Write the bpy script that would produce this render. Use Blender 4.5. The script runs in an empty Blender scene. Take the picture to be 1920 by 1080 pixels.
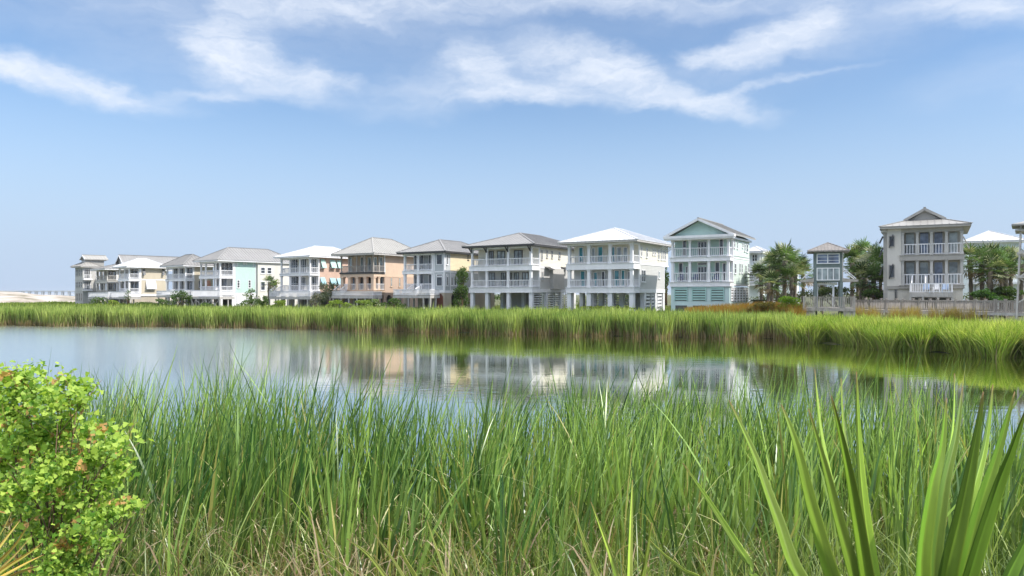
import bpy, math, random
import numpy as np
from mathutils import Vector, Matrix
random.seed(7); rng = np.random.default_rng(11)
scene = bpy.context.scene
col = scene.collection
R = math.radians

# ------------------------------------------------------------------ camera
F = 1387.0            # focal length in pixels of a 1920 px wide picture
H = 4.0               # eye height above the pond
HY = 552.0            # horizon line
cam = bpy.data.cameras.new('camera'); co = bpy.data.objects.new('camera', cam); col.objects.link(co)
cam.sensor_width = 36.0; cam.lens = 36.0 * F / 1920.0
co.location = (0, 0, H); co.rotation_euler = (R(90), 0, 0)
cam.shift_y = (HY - 540.0) / 1920.0
cam.clip_start = 0.05; cam.clip_end = 30000
scene.camera = co

# ------------------------------------------------------------------ light and sky
SUN_EL, SUN_AZ = R(46), math.atan2(0.93, -0.36)      # azimuth measured from +Y towards +X
scene.view_settings.view_transform = 'Standard'; scene.view_settings.look = 'None'
scene.view_settings.exposure = 0.96; scene.view_settings.gamma = 1.0
sun = bpy.data.lights.new('sun', 'SUN'); so = bpy.data.objects.new('sun', sun); col.objects.link(so)
sun.energy = 2.85; sun.angle = R(0.53); sun.color = (1.0, 0.95, 0.87)
sd = Vector((math.sin(SUN_AZ) * math.cos(SUN_EL), math.cos(SUN_AZ) * math.cos(SUN_EL), math.sin(SUN_EL)))
so.rotation_euler = sd.to_track_quat('Z', 'Y').to_euler()

world = bpy.data.worlds.new("World"); scene.world = world; world.use_nodes = True
wt = world.node_tree; wt.nodes.clear()
def N(t, ty, **kw):
    n = t.nodes.new(ty)
    for k, v in kw.items(): setattr(n, k, v)
    return n
def mth(t, op, a, b=None, clamp=False):
    n = t.nodes.new('ShaderNodeMath'); n.operation = op; n.use_clamp = clamp
    for i, v in enumerate((a, b)):
        if v is None: continue
        if isinstance(v, (int, float)): n.inputs[i].default_value = v
        else: t.links.new(v, n.inputs[i])
    return n.outputs[0]
sky = N(wt, 'ShaderNodeTexSky'); sky.sky_type = 'NISHITA'; sky.sun_disc = False
sky.sun_elevation = SUN_EL; sky.sun_rotation = SUN_AZ; sky.air_density = 1.0; sky.dust_density = 1.0; sky.ozone_density = 3.0
SKY_STRENGTH = 0.0865
tc = N(wt, 'ShaderNodeTexCoord')
sep = N(wt, 'ShaderNodeSeparateXYZ'); wt.links.new(tc.outputs['Generated'], sep.inputs[0])
az = mth(wt, 'ARCTAN2', sep.outputs[0], sep.outputs[1])
el = mth(wt, 'ARCSINE', sep.outputs[2])
comb = N(wt, 'ShaderNodeCombineXYZ'); wt.links.new(az, comb.inputs[0]); wt.links.new(el, comb.inputs[1])
# warp the (azimuth, elevation) plane with noise so the cloud banks fray
def noise(t, vec, scale, detail, rough, mapscale=(1, 1, 1), rot=0.0, dist=0.0):
    m = N(t, 'ShaderNodeMapping'); m.inputs['Scale'].default_value = mapscale; m.inputs['Rotation'].default_value = (0, 0, rot)
    t.links.new(vec, m.inputs[0])
    n = N(t, 'ShaderNodeTexNoise'); n.inputs['Scale'].default_value = scale; n.inputs['Detail'].default_value = detail
    n.inputs['Roughness'].default_value = rough; n.inputs['Distortion'].default_value = dist
    t.links.new(m.outputs[0], n.inputs['Vector']); return n
w1 = noise(wt, comb.outputs[0], 9.0, 7, 0.62, (1, 1.8, 1))
vm = N(wt, 'ShaderNodeVectorMath', operation='SUBTRACT'); wt.links.new(w1.outputs['Color'], vm.inputs[0]); vm.inputs[1].default_value = (.5, .5, .5)
vs = N(wt, 'ShaderNodeVectorMath', operation='MULTIPLY'); wt.links.new(vm.outputs[0], vs.inputs[0]); vs.inputs[1].default_value = (.15, .06, 0)
va = N(wt, 'ShaderNodeVectorMath', operation='ADD'); wt.links.new(comb.outputs[0], va.inputs[0]); wt.links.new(vs.outputs[0], va.inputs[1])
def azel(px, py):
    a = math.atan((px - 960) / F); return a, math.atan((HY - py) / F * math.cos(a))
CL = [  # px, py, half length, half height, tilt (deg, + rises to the right), density
 (80, 145, 190, 26, -8, .95), (205, 170, 90, 14, -12, .55), (390, 185, 75, 12, 3, .55),
 (430, 105, 75, 78, 20, .95), (500, 150, 120, 36, -16, .85), (575, 152, 80, 26, -4, .85), (380, 110, 230, 75, 5, .40),
 (640, 20, 215, 34, 2, .72), (520, 10, 140, 40, 0, .5), (330, 12, 400, 36, 0, .44), (860, 2, 240, 26, 4, .5), (120, 30, 300, 45, 4, .28),
 (905, 140, 66, 46, -35, .95), (1000, 185, 150, 26, -2, .85), (850, 172, 200, 52, 8, .45), (880, 120, 330, 80, -6, .28),
 (1080, 128, 150, 50, -14, .72), (1180, 152, 120, 36, -22, .9), (1290, 190, 140, 26, -16, .85), (1400, 172, 190, 9, 6, .45), (1330, 150, 260, 55, 0, .25),
 (1500, 62, 110, 46, 14, .95), (1340, 112, 66, 20, -8, .9), (1420, 92, 110, 24, 12, .6), (1260, 16, 300, 28, -3, .5), (1080, 10, 260, 24, 5, .45), (1600, 60, 260, 40, 8, .35),
 (1880, 14, 150, 38, -10, .8), (1890, 150, 150, 45, 5, .28), (1740, 40, 260, 40, 4, .25), (1000, 40, 900, 70, 0, .22)]
acc = None
for (px, py, a, b, tilt, dn) in CL:
    c = azel(px, py - 9); b *= .86; dn = dn * .6 if dn < .45 else dn
    m = N(wt, 'ShaderNodeMapping', vector_type='TEXTURE')
    m.inputs['Location'].default_value = (c[0], c[1], 0); m.inputs['Rotation'].default_value = (0, 0, R(tilt))
    m.inputs['Scale'].default_value = (a / F, b / F, 1); wt.links.new(va.outputs[0], m.inputs[0])
    ln = N(wt, 'ShaderNodeVectorMath', operation='LENGTH'); wt.links.new(m.outputs[0], ln.inputs[0])
    mr = N(wt, 'ShaderNodeMapRange', interpolation_type='SMOOTHSTEP'); wt.links.new(ln.outputs['Value'], mr.inputs[0])
    mr.inputs[1].default_value = 1.5; mr.inputs[2].default_value = 0.12; mr.inputs[3].default_value = 0; mr.inputs[4].default_value = dn
    if acc is None: acc = mr.outputs[0]
    else:      # 1-(1-a)(1-b)
        s_ = mth(wt, 'ADD', acc, mr.outputs[0]); p_ = mth(wt, 'MULTIPLY', acc, mr.outputs[0]); acc = mth(wt, 'SUBTRACT', s_, p_)
# unseen clouds overhead and behind, thickened for fill, from plain noise above 25 degrees
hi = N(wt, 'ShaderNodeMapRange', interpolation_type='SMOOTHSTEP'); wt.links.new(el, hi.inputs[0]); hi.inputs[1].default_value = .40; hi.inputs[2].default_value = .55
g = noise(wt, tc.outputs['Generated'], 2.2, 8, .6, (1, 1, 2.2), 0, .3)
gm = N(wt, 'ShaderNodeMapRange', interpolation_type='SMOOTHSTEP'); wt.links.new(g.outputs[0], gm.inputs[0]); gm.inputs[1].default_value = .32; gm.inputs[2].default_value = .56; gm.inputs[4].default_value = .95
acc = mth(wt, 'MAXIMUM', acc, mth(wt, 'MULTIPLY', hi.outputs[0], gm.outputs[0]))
w2 = noise(wt, va.outputs[0], 14, 9, .68, (1, 3.2, 1), R(-8), .25)
wm = N(wt, 'ShaderNodeMapRange'); wt.links.new(w2.outputs[0], wm.inputs[0]); wm.inputs[1].default_value = .25; wm.inputs[2].default_value = .70; wm.inputs[3].default_value = .40; wm.inputs[4].default_value = 1.08
mask = mth(wt, 'MULTIPLY', acc, wm.outputs[0], True)
hz = N(wt, 'ShaderNodeMapRange', interpolation_type='SMOOTHSTEP'); wt.links.new(el, hz.inputs[0]); hz.inputs[1].default_value = R(17); hz.inputs[2].default_value = R(1.5); hz.inputs[3].default_value = 0; hz.inputs[4].default_value = .92
# thin haze near the horizon: the moist air there is part of the sky
mx = N(wt, 'ShaderNodeMix', data_type='RGBA'); wt.links.new(mask, mx.inputs[0]); 
sc_ = N(wt, 'ShaderNodeVectorMath', operation='MULTIPLY'); wt.links.new(sky.outputs[0], sc_.inputs[0]); sc_.inputs[1].default_value = (.94, 1.0, 1.04)
hm = N(wt, 'ShaderNodeMix', data_type='RGBA'); wt.links.new(hz.outputs[0], hm.inputs[0]); wt.links.new(sc_.outputs[0], hm.inputs[6]); hm.inputs[7].default_value = (3.15, 3.95, 5.25, 1)
wt.links.new(hm.outputs[2], mx.inputs[6])
# the unseen clouds overhead and behind are brightened as added fill light
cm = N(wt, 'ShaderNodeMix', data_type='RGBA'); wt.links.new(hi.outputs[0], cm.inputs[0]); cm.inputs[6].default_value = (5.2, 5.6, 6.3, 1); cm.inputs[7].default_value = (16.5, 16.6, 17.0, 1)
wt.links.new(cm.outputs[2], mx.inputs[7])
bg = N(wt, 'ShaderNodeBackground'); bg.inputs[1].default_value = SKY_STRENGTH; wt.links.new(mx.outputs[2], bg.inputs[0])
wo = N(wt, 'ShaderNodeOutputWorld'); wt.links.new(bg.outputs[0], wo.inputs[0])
SKYTINT, CLOUDC = sc_, mx
world.cycles.sampling_method = 'MANUAL'; world.cycles.sample_map_resolution = 512

# ------------------------------------------------------------------ materials
def new_mat(name):
    m = bpy.data.materials.new(name); m.use_nodes = True
    t = m.node_tree; return m, t, t.nodes['Principled BSDF']
def paint(name, c, rough=.6, var=.12, scale=1.5, siding=0.0, metal=0.0, streak=0.0, spec=.5):
    m, t, b = new_mat(name)
    tcn = N(t, 'ShaderNodeTexCoord')
    n = noise(t, tcn.outputs['Object'], scale, 6, .6, (1, 1, .5))
    mr = N(t, 'ShaderNodeMapRange'); t.links.new(n.outputs[0], mr.inputs[0]); mr.inputs[1].default_value = .3; mr.inputs[2].default_value = .7
    mr.inputs[3].default_value = 1 - var; mr.inputs[4].default_value = 1 + var * .5
    fac = mr.outputs[0]
    if streak:
        n2 = noise(t, tcn.outputs['Object'], 6, 4, .7, (3, 3, .25))
        r2 = N(t, 'ShaderNodeMapRange'); t.links.new(n2.outputs[0], r2.inputs[0]); r2.inputs[1].default_value = .35; r2.inputs[2].default_value = .62; r2.inputs[3].default_value = 1 - streak; r2.inputs[4].default_value = 1.0
        fac = mth(t, 'MULTIPLY', fac, r2.outputs[0])
    vmn = N(t, 'ShaderNodeVectorMath', operation='SCALE'); vmn.inputs[0].default_value = c; t.links.new(fac, vmn.inputs['Scale'])
    t.links.new(vmn.outputs[0], b.inputs['Base Color'])
    b.inputs['Roughness'].default_value = rough; b.inputs['Metallic'].default_value = metal; b.inputs['Specular IOR Level'].default_value = spec
    if siding:
        s = N(t, 'ShaderNodeSeparateXYZ'); t.links.new(tcn.outputs['Object'], s.inputs[0])
        fr = mth(t, 'FRACT', mth(t, 'DIVIDE', s.outputs[2], siding))
        bp = N(t, 'ShaderNodeBump'); bp.inputs['Strength'].default_value = .8; bp.inputs['Distance'].default_value = .03
        t.links.new(mth(t, 'SUBTRACT', 1.0, fr), bp.inputs['Height']); t.links.new(bp.outputs[0], b.inputs['Normal'])
    return m
def foliage(name, rough=.5, trans=.35, spec=.4):
    m, t, b = new_mat(name)
    a = N(t, 'ShaderNodeAttribute'); a.attribute_name = 'col'
    b.inputs['Roughness'].default_value = rough; b.inputs['Specular IOR Level'].default_value = spec
    t.links.new(a.outputs['Color'], b.inputs['Base Color'])
    tr = N(t, 'ShaderNodeBsdfTranslucent')
    k = N(t, 'ShaderNodeVectorMath', operation='MULTIPLY'); t.links.new(a.outputs['Color'], k.inputs[0]); k.inputs[1].default_value = (1.3, 1.35, .6)
    t.links.new(k.outputs[0], tr.inputs[0])
    mx_ = N(t, 'ShaderNodeMixShader'); mx_.inputs[0].default_value = trans
    t.links.new(b.outputs[0], mx_.inputs[1]); t.links.new(tr.outputs[0], mx_.inputs[2])
    t.links.new(mx_.outputs[0], t.nodes['Material Output'].inputs[0]); return m
M = {}
M['white'] = paint('white_trim', (.80, .80, .82), .5, .10, 1.2, streak=.07)
M['white_warm'] = paint('warm_white_stucco', (.66, .63, .58), .75, .1, .7, streak=.12)
M['stucco_grey'] = paint('pale_grey_stucco', (.50, .49, .47), .8, .12, .8, streak=.12)
M['porch_and_shade_grey'] = paint('porch_and_shade_grey_wall', (.50, .50, .49), .7, .08, 1, siding=.2)  # porch grey; also carries the shade on two lower storeys
M['cream'] = paint('cream_siding', (.70, .67, .57), .65, .07, 1, siding=.2)
M['mint'] = paint('mint_siding', (.44, .60, .55), .6, .08, 1, siding=.2)
M['mint_pale'] = paint('pale_mint_siding', (.58, .68, .62), .6, .08, 1, siding=.2)
M['mint_blue'] = paint('mint_blue_base', (.55, .70, .70), .6, .08, 1)
M['mint_white'] = paint('white_mint_siding', (.72, .78, .77), .6, .08, 1, siding=.2)
M['aqua'] = paint('aqua_shutter', (.36, .57, .54), .5, .08, 1)
M['peach'] = paint('peach_stucco', (.64, .48, .36), .8, .12, .6, streak=.1)
M['peach_tan'] = paint('rosy_tan_stucco', (.50, .37, .29), .8, .12, .6)
M['pink'] = paint('pink_stucco', (.56, .40, .32), .8, .1, .6)
M['yellow'] = paint('butter_yellow_siding', (.66, .57, .39), .7, .07, .8, siding=.2)
M['grey_siding'] = paint('grey_siding', (.42, .45, .47), .7, .08, .8, siding=.2)
M['tan_stone'] = paint('tan_stucco', (.47, .41, .33), .85, .15, .9)
M['beige'] = paint('beige_stucco', (.52, .46, .36), .8, .1, .6)
M['beige_grey'] = paint('grey_beige_siding', (.52, .50, .46), .8, .1, .6, siding=.2)
M['taupe'] = paint('taupe_trim', (.36, .345, .32), .7, .1, 1)
M['red_door'] = paint('rust_red_door', (.22, .075, .05), .5, .15, 2)
M['roof_grey'] = paint('grey_metal_roof', (.27, .265, .262), .45, .14, .5, metal=.15, streak=.12)
M['roof_dark'] = paint('weathered_grey_roof', (.23, .225, .22), .5, .16, .5, metal=.15, streak=.15)
M['roof_light'] = paint('light_metal_roof', (.33, .32, .30), .45, .1, .5, metal=.1, streak=.08)
M['roof_white'] = paint('white_metal_roof', (.60, .61, .63), .45, .06, .5, streak=.05)
M['roof_rust'] = paint('streaked_tin_roof', (.34, .31, .29), .6, .2, 2, metal=.1, streak=.75)
M['dark_trim'] = paint('dark_bronze_trim', (.05, .05, .052), .5, .1, 2)
M['dark_in'] = paint('shaded_interior_wall', (.10, .10, .10), .9, .2, 1)  # near-black colour carries the shade of undercrofts and openings
M['wood'] = paint('weathered_grey_wood', (.47, .43, .39), .85, .3, 3, streak=.35)
M['wood_pale'] = paint('pale_grey_wood', (.52, .50, .48), .85, .2, 2, streak=.2)
M['wood_green'] = paint('faded_green_grey_boards', (.15, .19, .185), .8, .2, 2, siding=.18)
M['shutter_dark'] = paint('dark_shutter', (.05, .055, .065), .5, .1, 2)
M['shutter_white'] = paint('white_shutter', (.70, .70, .74), .5, .06, 2, siding=.09)
M['shutter_mint'] = paint('mint_shutter', (.46, .68, .62), .5, .08, 2, siding=.09)
M['shutter_blue'] = paint('blue_shutter', (.35, .58, .66), .5, .08, 2, siding=.09)
M['shutter_red'] = paint('terracotta_shutter', (.48, .22, .14), .6, .1, 2, siding=.09)
M['concrete'] = paint('sea_worn_concrete', (.36, .38, .40), .9, .1, .05)
M['bark'] = paint('palm_bark', (.24, .20, .16), .95, .35, 6, streak=.4)
M['bark_brown'] = paint('brown_twig_bark', (.16, .10, .06), .9, .3, 20)
M['chair_blue'] = paint('pale_blue_plastic', (.38, .50, .70), .5, .05, 3)
M['chair_navy'] = paint('navy_fabric', (.10, .13, .26), .8, .1, 3)
M['chair_black'] = paint('black_wicker', (.03, .03, .03), .7, .2, 6)
M['leaf'] = foliage('leaf_green', .5, .42, .3)
M['reed'] = foliage('reed_blade_green', .34, .30, .65)
M['reed_far'] = foliage('far_reed_green', .6, .38, .2)
M['frond'] = foliage('waxy_frond_green', .5, .28, .25)
def glass(name, c):
    m, t, b = new_mat(name)
    tcn = N(t, 'ShaderNodeTexCoord'); n = noise(t, tcn.outputs['Object'], .9, 2, .5)
    r = N(t, 'ShaderNodeMapRange'); t.links.new(n.outputs[0], r.inputs[0]); r.inputs[1].default_value = .35; r.inputs[2].default_value = .65; r.inputs[3].default_value = .5; r.inputs[4].default_value = 1.5
    v = N(t, 'ShaderNodeVectorMath', operation='SCALE'); v.inputs[0].default_value = c; t.links.new(r.outputs[0], v.inputs['Scale']); t.links.new(v.outputs[0], b.inputs['Base Color'])
    b.inputs['Roughness'].default_value = .06; b.inputs['Specular IOR Level'].default_value = .8
    bp = N(t, 'ShaderNodeBump'); bp.inputs['Strength'].default_value = .15; bp.inputs['Distance'].default_value = .02
    n2 = noise(t, tcn.outputs['Object'], 1.2, 1, .5); t.links.new(n2.outputs[0], bp.inputs['Height']); t.links.new(bp.outputs[0], b.inputs['Normal'])
    return m
M['glass'] = glass('window_glass', (.035, .042, .05))
M['glass_teal'] = glass('teal_curtained_glass', (.03, .22, .27))
M['glass_blue'] = glass('blue_curtained_glass', (.15, .19, .29))
M['glass_pale'] = glass('curtained_glass', (.26, .30, .31))

# water
m, t, b = new_mat('pond_water'); M['water'] = m
tcn = N(t, 'ShaderNodeTexCoord')
b.inputs['IOR'].default_value = 1.9
sx_ = N(t, 'ShaderNodeSeparateXYZ'); t.links.new(tcn.outputs['Object'], sx_.inputs[0])
wx_ = N(t, 'ShaderNodeMapRange', interpolation_type='SMOOTHSTEP'); t.links.new(sx_.outputs[0], wx_.inputs[0]); wx_.inputs[1].default_value = 5; wx_.inputs[2].default_value = -32; wx_.inputs[3].default_value = 0; wx_.inputs[4].default_value = 1
rq_ = N(t, 'ShaderNodeMapRange'); t.links.new(wx_.outputs[0], rq_.inputs[0]); rq_.inputs[3].default_value = .010; rq_.inputs[4].default_value = .20
t.links.new(rq_.outputs[0], b.inputs['Roughness'])
b.inputs['Base Color'].default_value = (.055, .075, .008, 1)
n1 = noise(t, tcn.outputs['Object'], 1.3, 3, .55, (.5, 1.6, 1)); n2 = noise(t, tcn.outputs['Object'], .12, 3, .5)
n3 = noise(t, tcn.outputs['Object'], 7.0, 2, .5, (.6, 1.5, 1))
rr = N(t, 'ShaderNodeMapRange'); t.links.new(n2.outputs[0], rr.inputs[0]); rr.inputs[1].default_value = .4; rr.inputs[2].default_value = .62; rr.inputs[3].default_value = .12; rr.inputs[4].default_value = .7
hh = mth(t, 'ADD', mth(t, 'MULTIPLY', n1.outputs[0], 1.0), mth(t, 'MULTIPLY', n3.outputs[0], .12))
bp = N(t, 'ShaderNodeBump'); bp.inputs['Distance'].default_value = .013; t.links.new(rr.outputs[0], bp.inputs['Strength']); t.links.new(hh, bp.inputs['Height']); 
gl_ = N(t, 'ShaderNodeBsdfGlossy'); t.links.new(rq_.outputs[0], gl_.inputs['Roughness']); gl_.inputs['Color'].default_value = (.97, .98, .97, 1); t.links.new(bp.outputs[0], gl_.inputs['Normal'])
df_ = N(t, 'ShaderNodeBsdfDiffuse'); df_.inputs[0].default_value = (.045, .062, .006, 1)
fr_ = N(t, 'ShaderNodeFresnel'); fr_.inputs['IOR'].default_value = 1.5; t.links.new(bp.outputs[0], fr_.inputs['Normal'])
mw_ = N(t, 'ShaderNodeMixShader'); t.links.new(mth(t, 'POWER', fr_.outputs[0], .33), mw_.inputs[0]); t.links.new(df_.outputs[0], mw_.inputs[1]); t.links.new(gl_.outputs[0], mw_.inputs[2])
t.links.new(mw_.outputs[0], t.nodes['Material Output'].inputs[0])
# ground
def ground_mat(name, c1, c2, c3, s):
    m, t, b = new_mat(name); tcn = N(t, 'ShaderNodeTexCoord')
    n = noise(t, tcn.outputs['Object'], s, 8, .65); rp = N(t, 'ShaderNodeValToRGB'); t.links.new(n.outputs[0], rp.inputs[0])
    e = rp.color_ramp.elements; e[0].position = .36; e[0].color = (*c1, 1); e[1].position = .64; e[1].color = (*c3, 1)
    k = rp.color_ramp.elements.new(.5); k.color = (*c2, 1); t.links.new(rp.outputs[0], b.inputs['Base Color']); b.inputs['Roughness'].default_value = .95
    n2 = noise(t, tcn.outputs['Object'], s * 6, 6, .7); bp = N(t, 'ShaderNodeBump'); bp.inputs['Distance'].default_value = .1; bp.inputs['Strength'].default_value = .6
    t.links.new(n2.outputs[0], bp.inputs['Height']); t.links.new(bp.outputs[0], b.inputs['Normal']); return m
M['ground'] = ground_mat('grassy_bank', (.05, .07, .02), (.08, .09, .03), (.14, .12, .06), .6)
M['sand'] = ground_mat('white_dune_sand', (.13, .12, .07), (.36, .31, .26), (.50, .47, .43), .11)

# ------------------------------------------------------------------ helpers
def tag(o, label=None, cat=None, group=None, kind=None):
    if label: o['label'] = label
    if cat: o['category'] = cat
    if group: o['group'] = group
    if kind: o['kind'] = kind
    return o
def empty(name, loc=(0, 0, 0), rz=0.0):
    o = bpy.data.objects.new(name, None); col.objects.link(o); o.location = loc; o.rotation_euler = (0, 0, rz); o.empty_display_size = .2; return o
def px3(px, depth, py=None, z=None):
    x = (px - 960) / F * depth
    return Vector((x, depth, H + (HY - py) / F * depth if z is None else z))
class MB:
    def __init__(s): s.v = []; s.f = []
    def quad(s, *p):
        n = len(s.v); s.v += [tuple(q) for q in p]; s.f.append(tuple(range(n, n + len(p))))
    def box(s, x0, x1, y0, y1, z0, z1):
        n = len(s.v)
        s.v += [(x0, y0, z0), (x1, y0, z0), (x1, y1, z0), (x0, y1, z0), (x0, y0, z1), (x1, y0, z1), (x1, y1, z1), (x0, y1, z1)]
        for q in ((0, 3, 2, 1), (4, 5, 6, 7), (0, 1, 5, 4), (1, 2, 6, 5), (2, 3, 7, 6), (3, 0, 4, 7)): s.f.append(tuple(n + i for i in q))
        return s
    def bar(s, p, q, w, h=None, up=Vector((0, 0, 1))):
        p = Vector(p); q = Vector(q); h = h or w; d = (q - p).normalized()
        if abs(d.dot(up)) > .98: up = Vector((0, 1, 0))
        a = d.cross(up).normalized() * w / 2; b_ = a.cross(d).normalized() * h / 2; n = len(s.v)
        for c in (p, q):
            for (i, j) in ((-1, -1), (1, -1), (1, 1), (-1, 1)): s.v.append(tuple(c + a * i + b_ * j))
        for qd in ((0, 1, 2, 3), (7, 6, 5, 4), (0, 4, 5, 1), (1, 5, 6, 2), (2, 6, 7, 3), (3, 7, 4, 0)): s.f.append(tuple(n + i for i in qd))
        return s
    def tube(s, pts, rad, seg=8, cap=True):
        pts = [Vector(p) for p in pts]; n0 = len(s.v)
        for i, p in enumerate(pts):
            d = (pts[min(i + 1, len(pts) - 1)] - pts[max(i - 1, 0)]).normalized()
            a = d.cross(Vector((.03, 1, .02))).normalized()
            if a.length < .5: a = Vector((1, 0, 0))
            b_ = d.cross(a)
            r = rad[i] if isinstance(rad, (list, tuple)) else rad
            for k in range(seg):
                an = 2 * math.pi * k / seg; s.v.append(tuple(p + (a * math.cos(an) + b_ * math.sin(an)) * r))
        for i in range(len(pts) - 1):
            for k in range(seg):
                s.f.append((n0 + i * seg + k, n0 + i * seg + (k + 1) % seg, n0 + (i + 1) * seg + (k + 1) % seg, n0 + (i + 1) * seg + k))
        if cap: s.f.append(tuple(n0 + (len(pts) - 1) * seg + k for k in range(seg))); s.f.append(tuple(n0 + k for k in reversed(range(seg))))
        return s
    def build(s, name, mat, parent=None, smooth=False):
        me = bpy.data.meshes.new(name); me.from_pydata(s.v, [], s.f); me.materials.append(M[mat] if isinstance(mat, str) else mat)
        if smooth: me.polygons.foreach_set('use_smooth', [True] * len(s.f))
        me.update(); o = bpy.data.objects.new(name, me); col.objects.link(o); o.parent = parent; return o
def np_mesh(name, V, faces, colr, mat, parent=None):
    """V (n,3); faces (m,k) int array; colr (n,3)"""
    me = bpy.data.meshes.new(name); k = faces.shape[1]; m_ = len(faces)
    me.vertices.add(len(V)); me.vertices.foreach_set('co', V.astype(np.float32).ravel())
    me.loops.add(m_ * k); me.loops.foreach_set('vertex_index', faces.astype(np.int32).ravel())
    me.polygons.add(m_); me.polygons.foreach_set('loop_start', np.arange(0, m_ * k, k, dtype=np.int32)); me.polygons.foreach_set('loop_total', np.full(m_, k, dtype=np.int32))
    if colr is not None:
        a = me.attributes.new('col', 'FLOAT_COLOR', 'POINT'); c4 = np.ones((len(V), 4), np.float32); c4[:, :3] = colr; a.data.foreach_set('color', c4.ravel())
    me.materials.append(M[mat]); me.update(calc_edges=True); me.validate()
    o = bpy.data.objects.new(name, me); col.objects.link(o); o.parent = parent; return o
def lerp(a, b, t): return a + (b - a) * t

# ------------------------------------------------------------------ terrain, pond, bay
def P(px, py, z=0.0):
    d = (H - z) * F / (py - HY); return ((px - 960) / F * d, d)
SHORE = [P(-60, 609.5), P(0, 610.5), P(200, 611.5), P(330, 613), P(480, 615), P(640, 619), P(800, 622.5), P(960, 626), P(1100, 629), P(1200, 631.5), P(1330, 633.5), P(1470, 636),
         P(1484, 640), P(1560, 645), P(1640, 653), P(1760, 662), P(1850, 668), P(1920, 671), (40, 40), (60, 30)]
NEAR = [(70, 9), (30, 9.5), (16, 10.0), (10.5, 11.5), (7, 13), (2, 13.3), (-3, 13.0), (-7, 13.3), (-11, 12.5), (-18, 12), (-60, 14), (-130, 30), (-120, 88)]
POLY = np.array(SHORE + NEAR)
def sdf(x, y):
    """+ outside the pond, - inside"""
    x = np.asarray(x, float); y = np.asarray(y, float)
    d = np.full(x.shape, 1e9); ins = np.zeros(x.shape, bool); n = len(POLY)
    for i in range(n):
        ax, ay = POLY[i]; bx, by = POLY[(i + 1) % n]
        ex, ey = bx - ax, by - ay; tt = np.clip(((x - ax) * ex + (y - ay) * ey) / (ex * ex + ey * ey), 0, 1)
        d = np.minimum(d, np.hypot(x - ax - tt * ex, y - ay - tt * ey))
        c = ((ay > y) != (by > y)) & (x < ex * (y - ay) / (ey + 1e-12) + ax); ins ^= c
    return np.where(ins, -d, d)
def wob(x, y, s=1.0):
    return (np.sin(x * .31 * s + 1.3 * np.sin(y * .17 * s)) + np.sin(y * .43 * s + 1.7 * np.sin(x * .23 * s)) + .6 * np.sin(x * 1.1 * s + y * .9 * s)) / 2.6
def ground_h(x, y):
    s = sdf(x, y); x = np.asarray(x, float); y = np.asarray(y, float)
    slope = np.where(y < 22, .175, .085); top = np.where(y < 22, 2.35, 1.3)
    h = np.where(s > 0, np.minimum(top, .05 + s * slope), np.maximum(-1.2, s * .22))
    h = h + np.where(s > 1, .08 * wob(x, y), 0)
    a = np.arctan2(x, y); r = np.hypot(x, y)
    bay = (r > 225) & (a < R(-20)) & (a > R(-80)) & (y > 0)
    return np.where(bay, np.maximum(-2.0, 1.3 - (r - 225) * .06), h)
na, nr = 360, 190
A = np.linspace(-math.pi, math.pi, na, endpoint=False); Rr = np.concatenate([[0.0], 1.2 * (12000 / 1.2) ** np.linspace(0, 1, nr - 1)])
AA, RR = np.meshgrid(A, Rr); GX, GY = RR * np.sin(AA), RR * np.cos(AA); GZ = ground_h(GX, GY)
V = np.stack([GX.ravel(), GY.ravel(), GZ.ravel()], 1); ii, jj = np.meshgrid(np.arange(nr - 1), np.arange(na), indexing='ij')
fc = np.stack([ii * na + jj, ii * na + (jj + 1) % na, (ii + 1) * na + (jj + 1) % na, (ii + 1) * na + jj], -1).reshape(-1, 4)[:, ::-1]
g = np_mesh('ground', V, fc, None, 'ground'); tag(g, kind='structure')
g.data.polygons.foreach_set('use_smooth', [True] * len(g.data.polygons))
W_ = MB(); W_.quad((-14000, -14000, 0), (14000, -14000, 0), (14000, 14000, 0), (-14000, 14000, 0)); tag(W_.build('water', 'water'), kind='structure')
# white sand dunes far left, between the marsh and the bay
DX, DY = np.meshgrid(np.linspace(-260, -40, 150), np.linspace(205, 330, 70))
apx = DX / DY * F + 960
crest = np.interp(apx, [-300, -60, 0, 40, 75, 140, 220, 420, 700], [5.6, 5.3, 5.1, 4.7, 3.75, 3.25, 3.0, 2.6, 2.2])
q = np.clip(1 - np.abs((DY - 262) / 58) ** 2, -0.6, 1); edge = np.clip(np.minimum((DX + 260), (-40 - DX)) / 18, 0, 1)
DZ = .2 + (crest - .2) * np.where(q > 0, q ** .8, q) * edge + .28 * wob(DX, DY, .35) * (q > .05) * edge
V = np.stack([DX.ravel(), DY.ravel(), DZ.ravel()], 1); ii, jj = np.meshgrid(np.arange(69), np.arange(149), indexing='ij')
d_ = np_mesh('sand_dunes', V, np.stack([ii * 150 + jj, ii * 150 + jj + 1, (ii + 1) * 150 + jj + 1, (ii + 1) * 150 + jj], -1).reshape(-1, 4), None, 'sand'); tag(d_, kind='structure')
d_.data.polygons.foreach_set('use_smooth', [True] * len(d_.data.polygons))

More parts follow.
